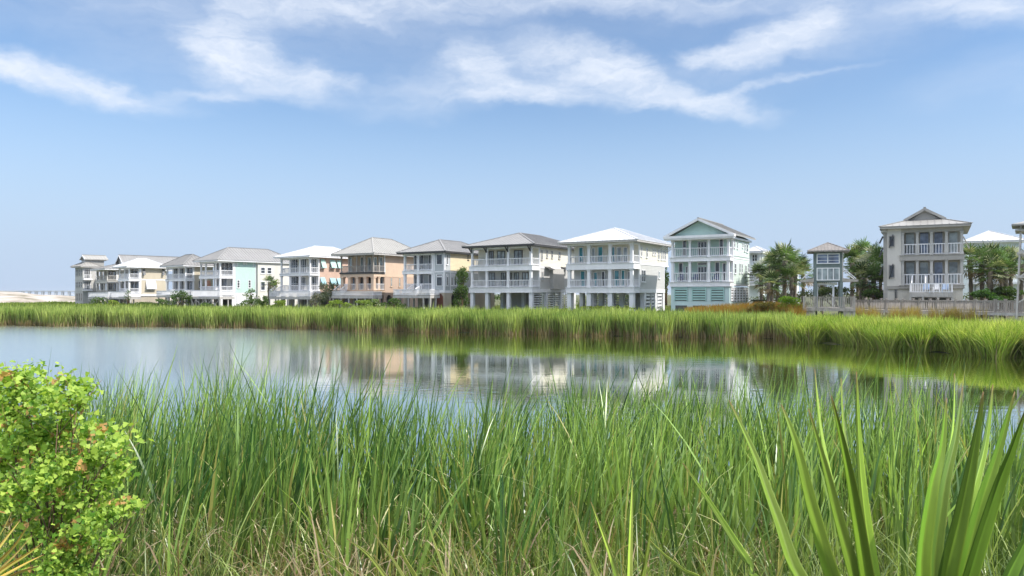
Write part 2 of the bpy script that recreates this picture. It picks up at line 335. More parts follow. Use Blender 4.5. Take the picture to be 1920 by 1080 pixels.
# ------------------------------------------------------------------ bridge over the bay
br = empty('road_bridge', (-960, 1500, 0)); tag(br, 'long low concrete road bridge on piers across the far bay at the left', 'bridge')
MB().box(-120, 420, -5, 5, 9.6, 10.6).build('deck', 'concrete', br)
MB().box(-120, 420, -5.3, -5.0, 10.5, 11.6).build('parapet', 'concrete', br)
MB().box(-120, 420, 5.0, 5.3, 10.5, 11.6).build('parapet', 'concrete', br)
for i in range(40):
    x = -112 + i * 13.4; m_ = MB(); m_.box(x - .9, x + .9, -3.8, -2.2, -1, 8.9).box(x - .9, x + .9, 2.2, 3.8, -1, 8.9).box(x - 1.2, x + 1.2, -4.8, 4.8, 8.85, 9.65); m_.build('pier', 'concrete', br)

# ------------------------------------------------------------------ houses
CROP = {'C1': (0, 440, 5.3333), 'C2': (340, 440, 6), 'C3': (600, 420, 6), 'C4': (850, 410, 5.683), 'C5': (1040, 410, 5.683), 'C6': (1230, 400, 5.4), 'C8': (1640, 380, 4.696)}
class House:
    def __init__(s, crop, label, name, cx, d, th, xl, xr=None, D=None, zs=None, apex=None, xp=None, p=None):
        ox, oy, sc = CROP[crop]; s.X = lambda v: ox + v / sc; s.Y = lambda v: oy + v / sc
        s.c, s.s = math.cos(R(th)), math.sin(R(th)); s.d = d
        s.x0 = (s.X(cx) - 960) / F * d; s.y0 = d
        s.W = s.alongx(s.X(xl)); s.D = D or s.alongy(s.X(xr)); s.p = p if p is not None else s.alongy(s.X(xp))
        zw = [H + (HY - s.Y(v)) * d / F for v in zs]      # ground, floor 1, floor 2, eave
        s.zb = zw[0]; s.z1, s.z2, s.ze = [v - s.zb for v in zw[1:]]
        ax, ay = s.x0 - s.c * s.W / 2 + s.s * s.W / 2, s.y0 + s.s * s.W / 2 + s.c * s.W / 2
        s.za = H + (HY - s.Y(apex)) * ay / F - s.zb
        s.o = empty(name, (s.x0 - s.c * s.W, s.y0 + s.s * s.W, s.zb), -R(th)); s.o['label'] = label; s.o['category'] = 'house'
        s.o['group'] = 'stilted beach houses across the pond'
    def alongx(s, px, back=0.0):
        k = (px - 960) / F; x = s.x0 + s.s * back; y = s.y0 + s.c * back
        return (x - k * y) / (s.c + k * s.s)
    def alongy(s, px):
        k = (px - 960) / F; return (k * s.y0 - s.x0) / (s.s - k * s.c)
    def fx(s, v, back=0.0): return s.W - s.alongx(s.X(v), back)
    def fz(s, v, lx, ly):
        y = s.y0 + (s.W - lx) * s.s + ly * s.c; return H + (HY - s.Y(v)) * y / F - s.zb
    def window(s, face, pos, a0, a1, z0, z1, fr='white', gl='glass', nx=1, nz=1, name='window', fw=.09):
        f = MB(); g_ = MB()
        def B(mb, a, b_, za, zb_, d0, d1):
            if face == 'F': mb.box(a, b_, pos - d1, pos - d0, za, zb_)
            else: mb.box(pos + d0, pos + d1, a, b_, za, zb_)
        B(f, a0, a1, z1 - fw, z1, -.03, .07); B(f, a0, a1, z0, z0 + fw, -.03, .07)
        B(f, a0, a0 + fw, z0 + fw, z1 - fw, -.03, .07); B(f, a1 - fw, a1, z0 + fw, z1 - fw, -.03, .07)
        for i in range(1, nx): x = lerp(a0, a1, i / nx); B(f, x - fw * .45, x + fw * .45, z0 + fw, z1 - fw, -.02, .06)
        for i in range(1, nz): z = lerp(z0, z1, i / nz); B(f, a0 + fw, a1 - fw, z - fw * .35, z + fw * .35, -.01, .05)
        B(g_, a0 + fw * .8, a1 - fw * .8, z0 + fw * .8, z1 - fw * .8, -.05, .02)
        w = f.build(name, fr, s.o); g_.build('pane', gl, w)
        if face == 'R': MB().box(pos - .02, pos + .12, a0 - .06, a1 + .06, z0 - .08, z0 - .003).build('sill', fr, w)
        return w
    def fwin(s, l, fr='white', gl='glass', nx=1, nz=1, back=None, name='window'):
        back = s.p if back is None else back
        for (x1, x2, y1, y2) in l:
            a0, a1 = s.fx(x1, back), s.fx(x2, back); m_ = (a0 + a1) / 2
            s.window('F', back, a0, a1, s.fz(y2, m_, back), s.fz(y1, m_, back), fr, gl, nx, nz, name)
    def swin(s, l, fr='white', gl='glass', nx=1, nz=1, pos=None):
        for (x1, x2, y1, y2) in l:
            a0, a1 = s.alongy(s.X(x1)), s.alongy(s.X(x2)); m_ = (a0 + a1) / 2
            s.window('R', pos if pos is not None else s.W, a0, a1, s.fz(y2, s.W, m_), s.fz(y1, s.W, m_), fr, gl, nx, nz)
    def shutter(s, l, mat, face='R'):
        for (x1, x2, y1, y2) in l:
            if face == 'R':
                a0, a1 = s.alongy(s.X(x1)), s.alongy(s.X(x2)); zt, zb_ = s.fz(y1, s.W, (a0 + a1) / 2), s.fz(y2, s.W, (a0 + a1) / 2)
                m_ = MB(); x = s.W
                n = len(m_.v); t = .05; o_ = .62
                m_.v += [(x + .04, a0, zt), (x + .04, a1, zt), (x + o_, a1, zb_), (x + o_, a0, zb_), (x + .04 + t, a0, zt + .03), (x + .04 + t, a1, zt + .03), (x + o_ + t, a1, zb_ + .03), (x + o_ + t, a0, zb_ + .03)]
                m_.f += [tuple(n + i for i in q) for q in ((0, 3, 2, 1), (4, 5, 6, 7), (0, 1, 5, 4), (1, 2, 6, 5), (2, 3, 7, 6), (3, 0, 4, 7))]
                m_.build('shutter', mat, s.o)
                s.window('R', s.W, a0 + .05, a1 - .05, zb_, zt - .05, 'white')
    def railing(s, pts, z, h=1.05, mat='white', name='railing', parent=None, step=.24, solid=False, bw=.05):
        for i in range(len(pts) - 1):
            m_ = MB(); p, q = Vector((*pts[i], z)), Vector((*pts[i + 1], z)); L = (q - p).length
            dz = Vector((0, 0, 1))
            m_.bar(p + dz * h, q + dz * h, .10, .09); m_.bar(p + dz * .12, q + dz * .12, .07, .08)
            n = max(1, int(L / step))
            for k in range(n):
                c = p.lerp(q, (k + .5) / n); m_.bar(c + dz * .16, c + dz * (h - .045), bw, bw)
            m_.build(name, mat, parent or s.o)
    def slab(s, x0, x1, y0, y1, z, th, mat='white', name='porch_floor'):
        m_ = MB().box(x0 - .10, x1 + .10, y0 - .10, y1, z - th, z - .06).box(x0 - .18, x1 + .18, y0 - .18, y1, z - .06, z).box(x0 - .14, x1 + .14, y0 - .14, y1, z - th - .06, z - th)
        return m_.build(name, mat, s.o)
    def column(s, x, y, z0, z1, w=.34, mat='white'):
        m_ = MB().box(x - w / 2, x + w / 2, y - w / 2, y + w / 2, z0, z1).box(x - w * .68, x + w * .68, y - w * .68, y + w * .68, z1 - .16, z1 - .003).box(x - w * .66, x + w * .66, y - w * .66, y + w * .66, z0 + .003, z0 + .22)
        return m_.build('column', mat, s.o)
    def hip(s, mat, ov=.75, x0=0, x1=None, y0=0, y1=None, ze=None, za=None, fascia=.26, seam=.62, name='roof', trim='white', ridge_front=None):
        x1 = s.W if x1 is None else x1; y1 = s.D if y1 is None else y1; ze = s.ze if ze is None else ze; za = s.za if za is None else za
        X0, X1, Y0, Y1 = x0 - ov, x1 + ov, y0 - ov, y1 + ov; hw = min(X1 - X0, Y1 - Y0) / 2; z0 = ze + fascia
        if X1 - X0 <= Y1 - Y0: r0, r1 = (X0 + hw, Y0 + hw, za), (X0 + hw, Y1 - hw, za)
        else: r0, r1 = (X0 + hw, Y0 + hw, za), (X1 - hw, Y0 + hw, za)
        a, b_, c, d = (X0, Y0, z0), (X1, Y0, z0), (X1, Y1, z0), (X0, Y1, z0); m_ = MB()
        if X1 - X0 <= Y1 - Y0:
            m_.quad(a, b_, r0); m_.quad(b_, c, r1, r0); m_.quad(c, d, r1); m_.quad(d, a, r0, r1)
        else:
            m_.quad(a, b_, r1, r0); m_.quad(b_, c, r1); m_.quad(c, d, r0, r1); m_.quad(d, a, r0)
        m_.quad(*[(p[0], p[1], z0 - .05) for p in (a, d, c, b_)])
        for (p, q) in ((a, b_), (b_, c), (c, d), (d, a)): m_.quad((p[0], p[1], z0 - .05), (q[0], q[1], z0 - .05), q, p)
        k = (za - z0) / hw
        def rib(P0, dirx, diry, L): # seam ribs up the slope
            n = int(L / seam)
            for i in range(1, n):
                t = L * i / n; run = min(t, L - t, hw)
                if run < .3: continue
                p = Vector((P0[0] + dirx * t, P0[1] + diry * t, z0)); q = p + Vector((-diry * run, dirx * run, k * run))
                m_.bar(p + Vector((0, 0, .02)), q + Vector((0, 0, .02)), .045, .06)
        rib(a, 1, 0, X1 - X0); rib(b_, 0, 1, Y1 - Y0); rib(c, -1, 0, X1 - X0); rib(d, 0, -1, Y1 - Y0)
        for (p, q) in ((a, r0), (b_, r0 if X1 - X0 <= Y1 - Y0 else r1), (c, r1), (d, r1 if X1 - X0 <= Y1 - Y0 else r0), (r0, r1)):
            m_.bar(Vector(p) + Vector((0, 0, .03)), Vector(q) + Vector((0, 0, .03)), .22, .07)
        o = m_.build(name, mat, s.o)
        MB().box(X0 + .06, X1 - .06, Y0 + .06, Y1 - .06, ze - .02, z0 - .06).build('fascia', trim, o)
        return o
    def gable(s, mat, wall, x0, x1, y0, y1, ze, za, ov=.6, name='roof', trim='white'):
        """ridge along y, gable ends front and back"""
        xm = (x0 + x1) / 2; X0, X1, Y0, Y1 = x0 - ov, x1 + ov, y0 - ov, y1 + ov; th = .2; m_ = MB()
        k = (za - ze) / (xm - X0)
        for sx in (-1, 1):
            e = X0 if sx < 0 else X1
            top = [(e, Y0, ze + th), (xm, Y0, za + th), (xm, Y1, za + th), (e, Y1, ze + th)]; bot = [(p[0], p[1], p[2] - th) for p in top]
            m_.quad(*(top if sx > 0 else top[::-1])); m_.quad(*(bot[::-1] if sx > 0 else bot))
            m_.quad(top[0], top[1], bot[1], bot[0]); m_.quad(top[2], top[3], bot[3], bot[2]); m_.quad(top[3], top[0], bot[0], bot[3])
            n = int((Y1 - Y0) / .62)
            for i in range(1, n):
                y = lerp(Y0, Y1, i / n); m_.bar((e, y, ze + th + .02), (xm, y, za + th + .02), .045, .06)
        m_.bar((xm, Y0, za + th + .03), (xm, Y1, za + th + .03), .25, .08)
        o = m_.build(name, mat, s.o)
        zi = ze + k * ov
        for (ya, yb) in ((y0, y0 + .2), (y1 - .2, y1)):
            g_ = MB(); n = len(g_.v); g_.v += [(x0, ya, zi - .3), (x1, ya, zi - .3), (xm, ya, za - .06), (x0, yb, zi - .3), (x1, yb, zi - .3), (xm, yb, za - .06)]
            g_.f += [(n, n + 1, n + 2), (n + 5, n + 4, n + 3), (n, n + 3, n + 4, n + 1), (n + 1, n + 4, n + 5, n + 2), (n + 2, n + 5, n + 3, n)]
            g_.build('gable', wall, s.o)
        t = MB(); t.bar((X0, Y0 - .03, ze + .02), (xm, Y0 - .03, za + .02), .06, .26); t.bar((X1, Y0 - .03, ze + .02), (xm, Y0 - .03, za + .02), .06, .26); t.build('rake_board', trim, o)
        return o
    def louver(s, face, pos, a0, a1, z0, z1, mat='white', step=.30, bh=.15, frame=True, name='louver_panel'):
        m_ = MB()
        def B(a, b_, za, zb_, d0, d1):
            if face == 'F': m_.box(a, b_, pos - d1, pos - d0, za, zb_)
            else: m_.box(pos + d0, pos + d1, a, b_, za, zb_)
        n = max(1, int((z1 - z0) / step))
        for i in range(n): z = z0 + (i + .3) * (z1 - z0) / n; B(a0, a1, z, z + bh, .0, .05)
        if frame: B(a0 - .1, a0, z0, z1, -.01, .09); B(a1, a1 + .1, z0, z1, -.01, .09); B(a0 - .1, a1 + .1, z1, z1 + .1, -.01, .09)
        return m_.build(name, mat, s.o)
    def wallbox(s, x0, x1, y0, y1, z0, z1, mat, name='wall'):
        return MB().box(x0, x1, y0, y1, z0, z1).build(name, mat, s.o)
    def band(s, y0, z, x0=0, x1=None, y1=None, mat='white', h=.24):
        x1 = s.W if x1 is None else x1; y1 = s.D if y1 is None else y1
        MB().box(x0 - .04, x1 + .05, y0 + .01, y1 + .05, z - h / 2, z + h / 2).build('trim_band', mat, s.o)
    def corner(s, y, z0, z1, mat='white', w=.16): MB().box(s.W - w, s.W + .03, y - .03, y + w, z0, z1).build('corner_board', mat, s.o)
    def deck(s, xa, xb, ytop, yfl, out, postpx=(), brace=False, stairs=(), mat='wood_pale', under=1.0, ypx_bot=None, ls=True):
        # pixel columns read off the deck's front edge, which stands 'out' metres in front of the house front
        a0, a1 = s.fx(xa, -out), s.fx(xb, -out); m_ = (a0 + a1) / 2
        zt, zf = s.fz(ytop, m_, -out), s.fz(yfl, m_, -out)
        dk = MB().box(a0, a1, -out, -.2, zf - .08, zf); dk.box(a0, a1, -out, -out + .07, zf - .42, zf - .085); dk.box(a1 - .07, a1, -out + .075, -.2, zf - .42, zf - .085)
        for i in range(1, 6): y = lerp(-out, -.2, i / 6); dk.box(a0 + .02, a1 - .08, y - .04, y + .04, zf - .32, zf - .085)
        o = dk.build('deck', mat, s.o)
        s.railing([(a0 + .05, -.25), (a0 + .05, -out + .05), (m_, -out + .05), (a1 - .05, -out + .05), (a1 - .05, -.25)], zf, zt - zf, 'white', 'railing', o, .2, bw=.07)
        ps = [s.fx(v, -out) for v in postpx]
        for x in ps:
            for y in (-out + .12, -out * .45): MB().box(x - .1, x + .1, y - .1, y + .1, -1.2, zf - .43).build('post', mat, o)
        if brace:
            b_ = MB()
            for x, x2 in zip(ps[:-1], ps[1:]):
                b_.bar((x, -out + .01, -.2), (x2, -out + .01, zf - .5), .05, .12); b_.bar((x2, -out - .05, -.2), (x, -out - .05, zf - .5), .05, .12)
            b_.build('brace', mat, o)
        for (xs, w) in stairs:
            x = s.fx(xs, 0); st = MB(); rise = s.z1 - zf; n = 6
            for i in range(n): st.box(x, x + w, -.2 - (i + 1) * .28, -.2 - i * .28, zf + rise * (n - 1 - i) / n, zf + rise * (n - i) / n)
            st.build('stairs', mat, s.o)
            for xx in (x, x + w):
                r_ = MB(); p = Vector((xx, -.2, s.z1)); q = Vector((xx, -.2 - n * .28, zf)); u = Vector((0, 0, 1))
                r_.bar(p + u * 1.0, q + u * 1.0, .1, .12)
                for i in range(8): c = p.lerp(q, (i + .5) / 8); r_.bar(c + u * .1, c + u * .96, .05)
                r_.build('stair_railing', 'white', s.o)
        return zf, a0, a1

def piers(h, xs, ys, mat='white', w=.5, ztop=None):
    for y in ys:
        for x in xs: MB().box(x - w / 2, x + w / 2, y - w / 2, y + w / 2, -1.2, (ztop or h.z1) - .45).build('pier', mat, h.o)
def porches(h, cols, mats, p=None, th1=.62, th2=.62, rail=1.0, left=True, side=True, cw=.34, levels=(1, 2), topbeam=True, x0=0, x1=None):
    p = p or h.p; x1 = h.W if x1 is None else x1
    if 2 in levels: h.slab(x0, x1, 0, p, h.z2, th2, mats)
    if 1 in levels: h.slab(x0, x1, 0, p, h.z1, th1, mats)
    xs = [min(max(c, x0 + cw / 2), x1 - cw / 2) for c in cols]
    for x in xs:
        h.column(x, cw / 2 + .02, h.z1 + .002, h.z2 - th2 - .07, cw, mats); h.column(x, cw / 2 + .02, h.z2 + .002, h.ze - .28, cw * .9, mats)
    if topbeam:
        b_ = MB().box(x0, x1, .02, .32, h.ze - .28, h.ze - .03).box(x1 - .3, x1, .325, p, h.ze - .28, h.ze - .03).box(x0, x0 + .3, .325, p, h.ze - .28, h.ze - .03); b_.build('porch_beam', mats, h.o)
    for z in ([h.z1] if 1 in levels else []) + ([h.z2] if 2 in levels else []):
        pts = [(x, .12) for x in xs]; h.railing(pts, z, rail, mats)
        if side: h.railing([(x1 - .12, .3), (x1 - .12, p)], z, rail, mats)
        if left: h.railing([(x0 + .12, .3), (x0 + .12, p)], z, rail, mats)
    return xs

exec_houses = True
# ---- house: white with dark grey roof and brackets (centre)
h = House('C4', 'white stilted house with dark grey hip roof and black framed windows', 'stilt_house',
          838, 106, 32, 178, D=17, zs=(970, 728, 492, 288), apex=152, xp=918)
pc = [h.fx(v) for v in (195, 352, 580, 820)]
xs = porches(h, pc, 'white', th1=.75, th2=.68)
h.wallbox(0, h.W, h.p, h.D, h.z1 - .7, h.z2 - .02, 'porch_and_shade_grey'); h.wallbox(.02, h.W - .02, h.p + .02, h.D - .02, h.z2 - .018, h.ze, 'cream')  # grey lower storey: the neighbour's cast shadow put into the wall colour
h.band(h.p, h.z2 - .3); h.band(h.p, h.z1 - .5, h=.5); h.corner(h.p, h.z1, h.ze)
h.hip('roof_grey', .95, trim='dark_trim')
for x in xs:
    b_ = MB(); b_.bar((x, .0, h.ze - .75), (x, -.75, h.ze - .03), .12, .14); b_.bar((x, -.06, h.ze - .8), (x, -.06, h.ze - .04), .12, .1); b_.build('bracket', 'dark_trim', h.o)
h.fwin([(380, 430, 345, 490), (468, 552, 343, 490), (648, 738, 335, 490), (378, 445, 575, 725), (510, 560, 575, 725), (600, 622, 575, 725), (648, 700, 573, 725), (735, 802, 570, 725)], 'dark_trim', 'glass_pale', 2, 1, name='door')
h.swin([(932, 951, 335, 440), (990, 1006, 340, 416), (1043, 1060, 345, 422), (1120, 1139, 355, 430), (940, 958, 565, 660)], 'wood_pale', 'glass_pale', 1, 2)
for (a, b_) in ((970, 1030), (1145, 1200)):
    t0, t1 = h.alongy(h.X(a)), h.alongy(h.X(b_)); z = h.fz(512, h.W, t0); m_ = MB()
    m_.bar((h.W + .55, t0, z - .25), (h.W + .55, t1, z - .25), .05, .08); n = len(m_.v)
    m_.v += [(h.W, t0, z), (h.W, t1, z), (h.W + .9, t1, z - .4), (h.W + .9, t0, z - .4), (h.W, t0, z - .06), (h.W, t1, z - .06), (h.W + .9, t1, z - .46), (h.W + .9, t0, z - .46)]
    m_.f += [tuple(n + i for i in q) for q in ((0, 1, 2, 3), (7, 6, 5, 4), (0, 3, 7, 4), (1, 5, 6, 2), (3, 2, 6, 7), (0, 4, 5, 1))]; m_.build('awning', 'dark_trim', h.o)
h.wallbox(h.W + .002, h.W + .55, h.alongy(h.X(1030)), h.alongy(h.X(1150)), h.z1 - .3, h.fz(530, h.W, 5), 'stucco_grey', 'side_bay')
piers(h, xs, (.3, 4.5, 9, 13.5), 'white', .52)
h.wallbox(h.W * .28, h.W * .60, 5.0, 9.0, -.5, h.z1 - .72, 'stucco_grey', 'store_room')
h.louver('F', 8.9, .3, h.W * .26, 0, h.z1 - .8); h.louver('F', 9, h.W * .62, h.W - .3, 0, h.z1 - .8)
for i in range(4): h.louver('R', h.W - .3, .8 + i * 3.3, 3.4 + i * 3.3, 0, h.z1 - .85, step=.34)

# ---- house: white with white roof, teal curtains
h = House('C5', 'white stilted house with pale white hip roof and teal curtains in its porch doors', 'stilt_house',
          838, 98, 32, 130, D=13.2, zs=(955, 728, 468, 245), apex=100, xp=905)
pc = [h.fx(v) for v in (150, 360, 585, 815)]
xs = porches(h, pc, 'white', th1=.72, th2=.75, cw=.42)
h.wallbox(0, h.W, h.p, h.D - 1.5, h.z1 - .7, h.z2 - .02, 'porch_and_shade_grey'); h.wallbox(.02, h.W - .02, h.p + .02, h.D - .02, h.z2 - .018, h.ze, 'cream')  # lower storey greyed below the cream, its shade put into the colour
h.band(h.p, h.z2 - .1, h=.2); h.band(h.p, h.z1 - .5, y1=h.D - 1.5, h=.5); h.corner(h.p, h.z1, h.ze); h.corner(h.D - 1.7, h.z1, h.z2 - .2)
h.hip('roof_white', 1.0, trim='wood_pale')
h.fwin([(258, 306, 303, 465), (460, 515, 298, 465), (600, 642, 298, 465)], 'white', 'glass_teal', 1, 1, name='door')
h.fwin([(395, 432, 308, 465), (663, 712, 303, 465), (732, 778, 303, 465)], 'white', 'glass_pale', 1, 1, name='door')
h.fwin([(275, 328, 555, 728), (415, 458, 570, 728), (635, 692, 548, 728), (710, 750, 548, 728)], 'white', 'glass_teal', 1, 1, name='door')
h.fwin([(500, 538, 560, 728), (780, 806, 560, 728)], 'white', 'glass', 1, 1, name='door')
h.swin([(917, 931, 300, 405), (975, 989, 310, 415), (1042, 1053, 320, 388), (1066, 1077, 322, 390), (1100, 1114, 330, 437), (1132, 1143, 338, 440), (1152, 1162, 340, 440), (1172, 1184, 345, 442)], 'white', 'glass', 1, 2)
h.swin([(923, 967, 545, 675)], 'white', 'glass', 2, 2); h.swin([(1105, 1121, 562, 638)], 'white', 'glass_pale', 1, 2)
for t in (9.2, 10.2, 11.2, 12.2, 13.0): MB().bar((h.W, t, h.ze - .7), (h.W + .9, t, h.ze - .04), .09, .1).build('bracket', 'white', h.o)
piers(h, xs, (.35, 4.2, 8.2, 11.4), 'white', .62)
for i in range(3): h.louver('F', 7.9, .5 + i * 3.1, 2.7 + i * 3.1, .2, h.z1 - .9, step=.34, bh=.2)
for i in range(3): h.louver('R', h.W - .2, 4.6 + i * 2.3, 6.3 + i * 2.3, 0, h.z1 - .85, step=.4, bh=.24)
h.wallbox(h.W * .68, h.W - .5, 8.3, 11, -.5, h.z1 - .75, 'white', 'store_room')

# ---- mint house with pediment
h = House('C6', 'mint green stilted house with gable pediment and aqua louvred base', 'stilt_house',
          745, 91, 32, 148, xr=942, zs=(965, 690, 432, 236), apex=92, xp=778)
xs = porches(h, [h.fx(v) for v in (165, 340, 532, 728)], 'white', th1=.55, th2=.5, cw=.3, rail=1.12)
for v in (1.5, 4.5): pass
h.wallbox(0, h.W, h.p, h.D, h.z1 - .5, h.z2 - .02, 'mint'); h.wallbox(.02, h.W - .02, h.p + .02, h.D - .02, h.z2 - .018, h.ze, 'mint')
h.wallbox(h.W + .004, h.W + .05, h.p + .25, h.D - .02, h.z1 - .3, h.z2 - .25, 'mint_pale', 'side_wall'); h.wallbox(h.W + .004, h.W + .05, h.p + .25, h.D - .02, h.z2 + .1, h.ze - .25, 'mint_pale', 'side_wall')
h.band(h.p, h.z2 - .1, h=.22); h.band(h.p, h.z1 - .35, h=.3); h.corner(h.p, h.z1, h.ze, w=.25); h.corner(h.D - .25, h.z1, h.ze, w=.22)
h.wallbox(0.03, h.W - .03, .06, h.D - .04, -1.0, h.z1 - .62, 'mint_blue', 'base_wall')
zt = h.z1 - .75; 
for (a, b_) in ((195, 313), (372, 500), (562, 683)):
    a0, a1 = h.fx(a), h.fx(b_); h.wallbox(a0, a1, .03, .055, .95, zt, 'dark_in', 'opening_shade'); h.louver('F', .0, a0, a1, .95, zt - .05, 'aqua', .27, .2)  # dark sheet on the base wall: shade behind the louvres as colour
    h.wallbox(a0, a1, .03, .055, -.4, .35, 'dark_in', 'opening_shade')  # low dark sheet paints the shade of a hole at the foot
for i in range(6):
    a0 = .5 + i * (h.D - .9) / 6; a1 = a0 + (h.D - .9) / 6 - .35
    h.wallbox(h.W - .028, h.W - .005, a0, a1, .85, zt, 'dark_in', 'opening_shade'); h.louver('R', h.W + .0, a0, a1, .85, zt - .05, 'white', .3, .19)  # side louvres get a dark backing sheet, shade put into its colour
h.gable('roof_light', 'mint', .0, h.W, .1, h.D, h.ze + .15, h.za, .7)
m_ = MB().box(-.75, h.W + .75, -.72, .1, h.ze - .02, h.ze + .30).box(-.65, h.W + .65, -.62, .1, h.ze - .2, h.ze - .023); m_.build('cornice', 'white', h.o)
MB().box(h.W - .2, h.W + .35, .12, h.D, h.ze - .2, h.ze + .02).build('cornice', 'white', h.o)
h.fwin([(270, 310, 265, 432), (640, 685, 250, 432), (230, 276, 500, 690), (597, 647, 490, 690), (300, 326, 535, 690), (673, 712, 500, 690)], 'white', 'glass', 1, 2, name='door')
h.fwin([(423, 518, 285, 432), (423, 518, 538, 690)], 'white', 'glass', 3, 1, name='door'); h.fwin([(420, 520, 250, 275), (420, 520, 497, 527)], 'white', 'glass', 1, 1)
h.swin([(784, 795, 262, 350), (814, 824, 278, 360), (867, 878, 298, 350), (889, 900, 310, 386), (910, 925, 310, 395), (789, 806, 505, 610), (837, 849, 505, 605), (861, 872, 510, 605), (898, 910, 525, 635), (925, 938, 505, 600)], 'white', 'glass', 1, 2, pos=h.W + .05)
MINT = h

# ---- small white house behind the mint one
h = House('C6', 'small white house with pale roof half hidden behind the mint house', 'house', 1055, 112, 32, 925, xr=1130, zs=(880, 700, 565, 400), apex=335, xp=1075)
h.wallbox(0, h.W, 1.2, h.D, -1, h.ze, 'mint_white'); h.slab(0, h.W, 0, 1.2, h.z2, .4); h.slab(0, h.W, 0, 1.2, h.z1, .4)
h.railing([(0.1, .1), (h.W - .1, .1), (h.W - .1, 1.2)], h.z2, 1.2); h.railing([(0.1, .1), (h.W - .1, .1), (h.W - .1, 1.2)], h.z1, 1.0)
for x in (.15, h.W - .15): h.column(x, .15, h.z2, h.ze - .02, .24); h.column(x, .15, -1, h.z2 - .45, .3)
h.fwin([(972, 1028, 415, 490), (950, 985, 610, 700)], 'white', 'glass', 2, 2, back=1.2); h.hip('roof_white', .6)
h.wallbox(h.W - .5, h.W + 3.5, h.D - 1.0, h.D + 6, -1, h.ze - .8, 'mint_white'); h.hip('roof_grey', .4, h.W - .4, h.W + 3.5, h.D - 1, h.D + 6, h.ze - .8, h.ze + .8)

# ---- yellow and grey house with arched rust door
h = House('C3', 'butter yellow and grey house with bay windows and a rust red arched door', 'stilt_house',
          1400, 113.5, 32, 935, D=14, zs=(945, 745, 518, 322), apex=176, p=2.6)
bx = h.fx(1280)
xs = porches(h, [h.fx(v) for v in (948, 1100, 1262)], 'white', th1=.35, th2=.45, cw=.36, x1=bx, side=False)
tc0 = h.alongy(h.X(1464))
h.wallbox(0, bx + .1, h.p, h.D, h.z1 - .35, h.ze, 'grey_siding'); h.wallbox(bx, h.W, 0, h.D, h.z1 - .35, h.ze - .002, 'grey_siding', 'bay')
h.wallbox(h.W + .004, h.W + .05, tc0, h.D, h.z2 - .1, h.ze - .1, 'yellow', 'side_wall'); h.band(-.05, h.z2 - .25, x0=bx, h=.2); h.band(-.05, h.z1 - .2, x0=bx, h=.35)
h.wallbox(bx - .03, bx + .2, -.04, .1, h.z1, h.ze - .05, 'white', 'corner_board'); h.corner(0, h.z1, h.ze - .05, w=.2); h.corner(tc0, h.z1, h.ze - .05, w=.15)
h.hip('roof_grey', .8, trim='dark_trim')
h.fwin([(1060, 1090, 345, 515), (1120, 1168, 345, 515), (1222, 1250, 345, 515), (1060, 1088, 575, 745), (1118, 1166, 560, 745), (1224, 1262, 565, 745)], 'white', 'glass', 1, 1, name='door')
h.fwin([(1310, 1380, 338, 458), (1310, 1380, 562, 588), (1310, 1380, 592, 700)], 'white', 'glass', 1, 1, back=0)
h.swin([(1420, 1440, 340, 458), (1420, 1440, 590, 695), (1472, 1494, 595, 695), (1506, 1532, 595, 695), (1420, 1440, 562, 585), (1472, 1494, 562, 585), (1506, 1532, 562, 585)], 'white', 'glass', 1, 1)
h.swin([(1655, 1672, 350, 410)], 'dark_trim', 'glass')
def arch_wall(h, mat, xa, xb, pos, z0, z1, arches, face='F', depth=.35, name='arched_wall'):
    """wall strip with round-topped openings; arches=[(a0,a1,ztop)]"""
    m_ = MB(); cur = xa
    def Q(a, b_, za, zb_):
        if b_ - a < .01: return
        (m_.box(a, b_, pos, pos + depth, za, zb_) if face == 'F' else m_.box(pos - depth, pos, a, b_, za, zb_))
    for (a0, a1, zt) in arches:
        Q(cur, a0, z0, z1); r = (a1 - a0) / 2; n = 10; c = (a0 + a1) / 2
        for i in range(n):
            u0, u1 = a0 + (a1 - a0) * i / n, a0 + (a1 - a0) * (i + 1) / n; um = (u0 + u1) / 2
            Q(u0, u1, zt - r + math.sqrt(max(0, r * r - (um - c) ** 2)), z1)
        cur = a1
    Q(cur, xb, z0, z1); return m_.build(name, mat, h.o)
dz = h.z1 - .4; da, db = h.fx(1300), h.fx(1420)
arch_wall(h, 'tan_stone', bx - .3, h.W, .0, -1.2, dz, [(h.fx(1302), min(h.fx(1418), h.W - .25), h.fz(782, h.W, 0))])
MB().box(h.fx(1300), h.W - .2, .28, .34, -1.2, dz - .1).build('door', 'red_door', h.o)
h.wallbox(.2, h.W - .36, 4.2, h.D - .1, -1.2, dz, 'dark_in', 'ground_storey')
arch_wall(h, 'tan_stone', .36, h.D, h.W, -1.2, dz, [(h.alongy(h.X(1478)), h.alongy(h.X(1535)), h.fz(785, h.W, 1.5))], 'R')
for v in (955, 1115, 1262): x = h.fx(v); MB().box(x - .35, x + .35, .1, .8, -1.2, dz + .03).build('pier', 'tan_stone', h.o)
h.deck(820, 1240, 738, 803, 2.6, (838, 990, 1160, 1236), stairs=((1070, 1.6),))

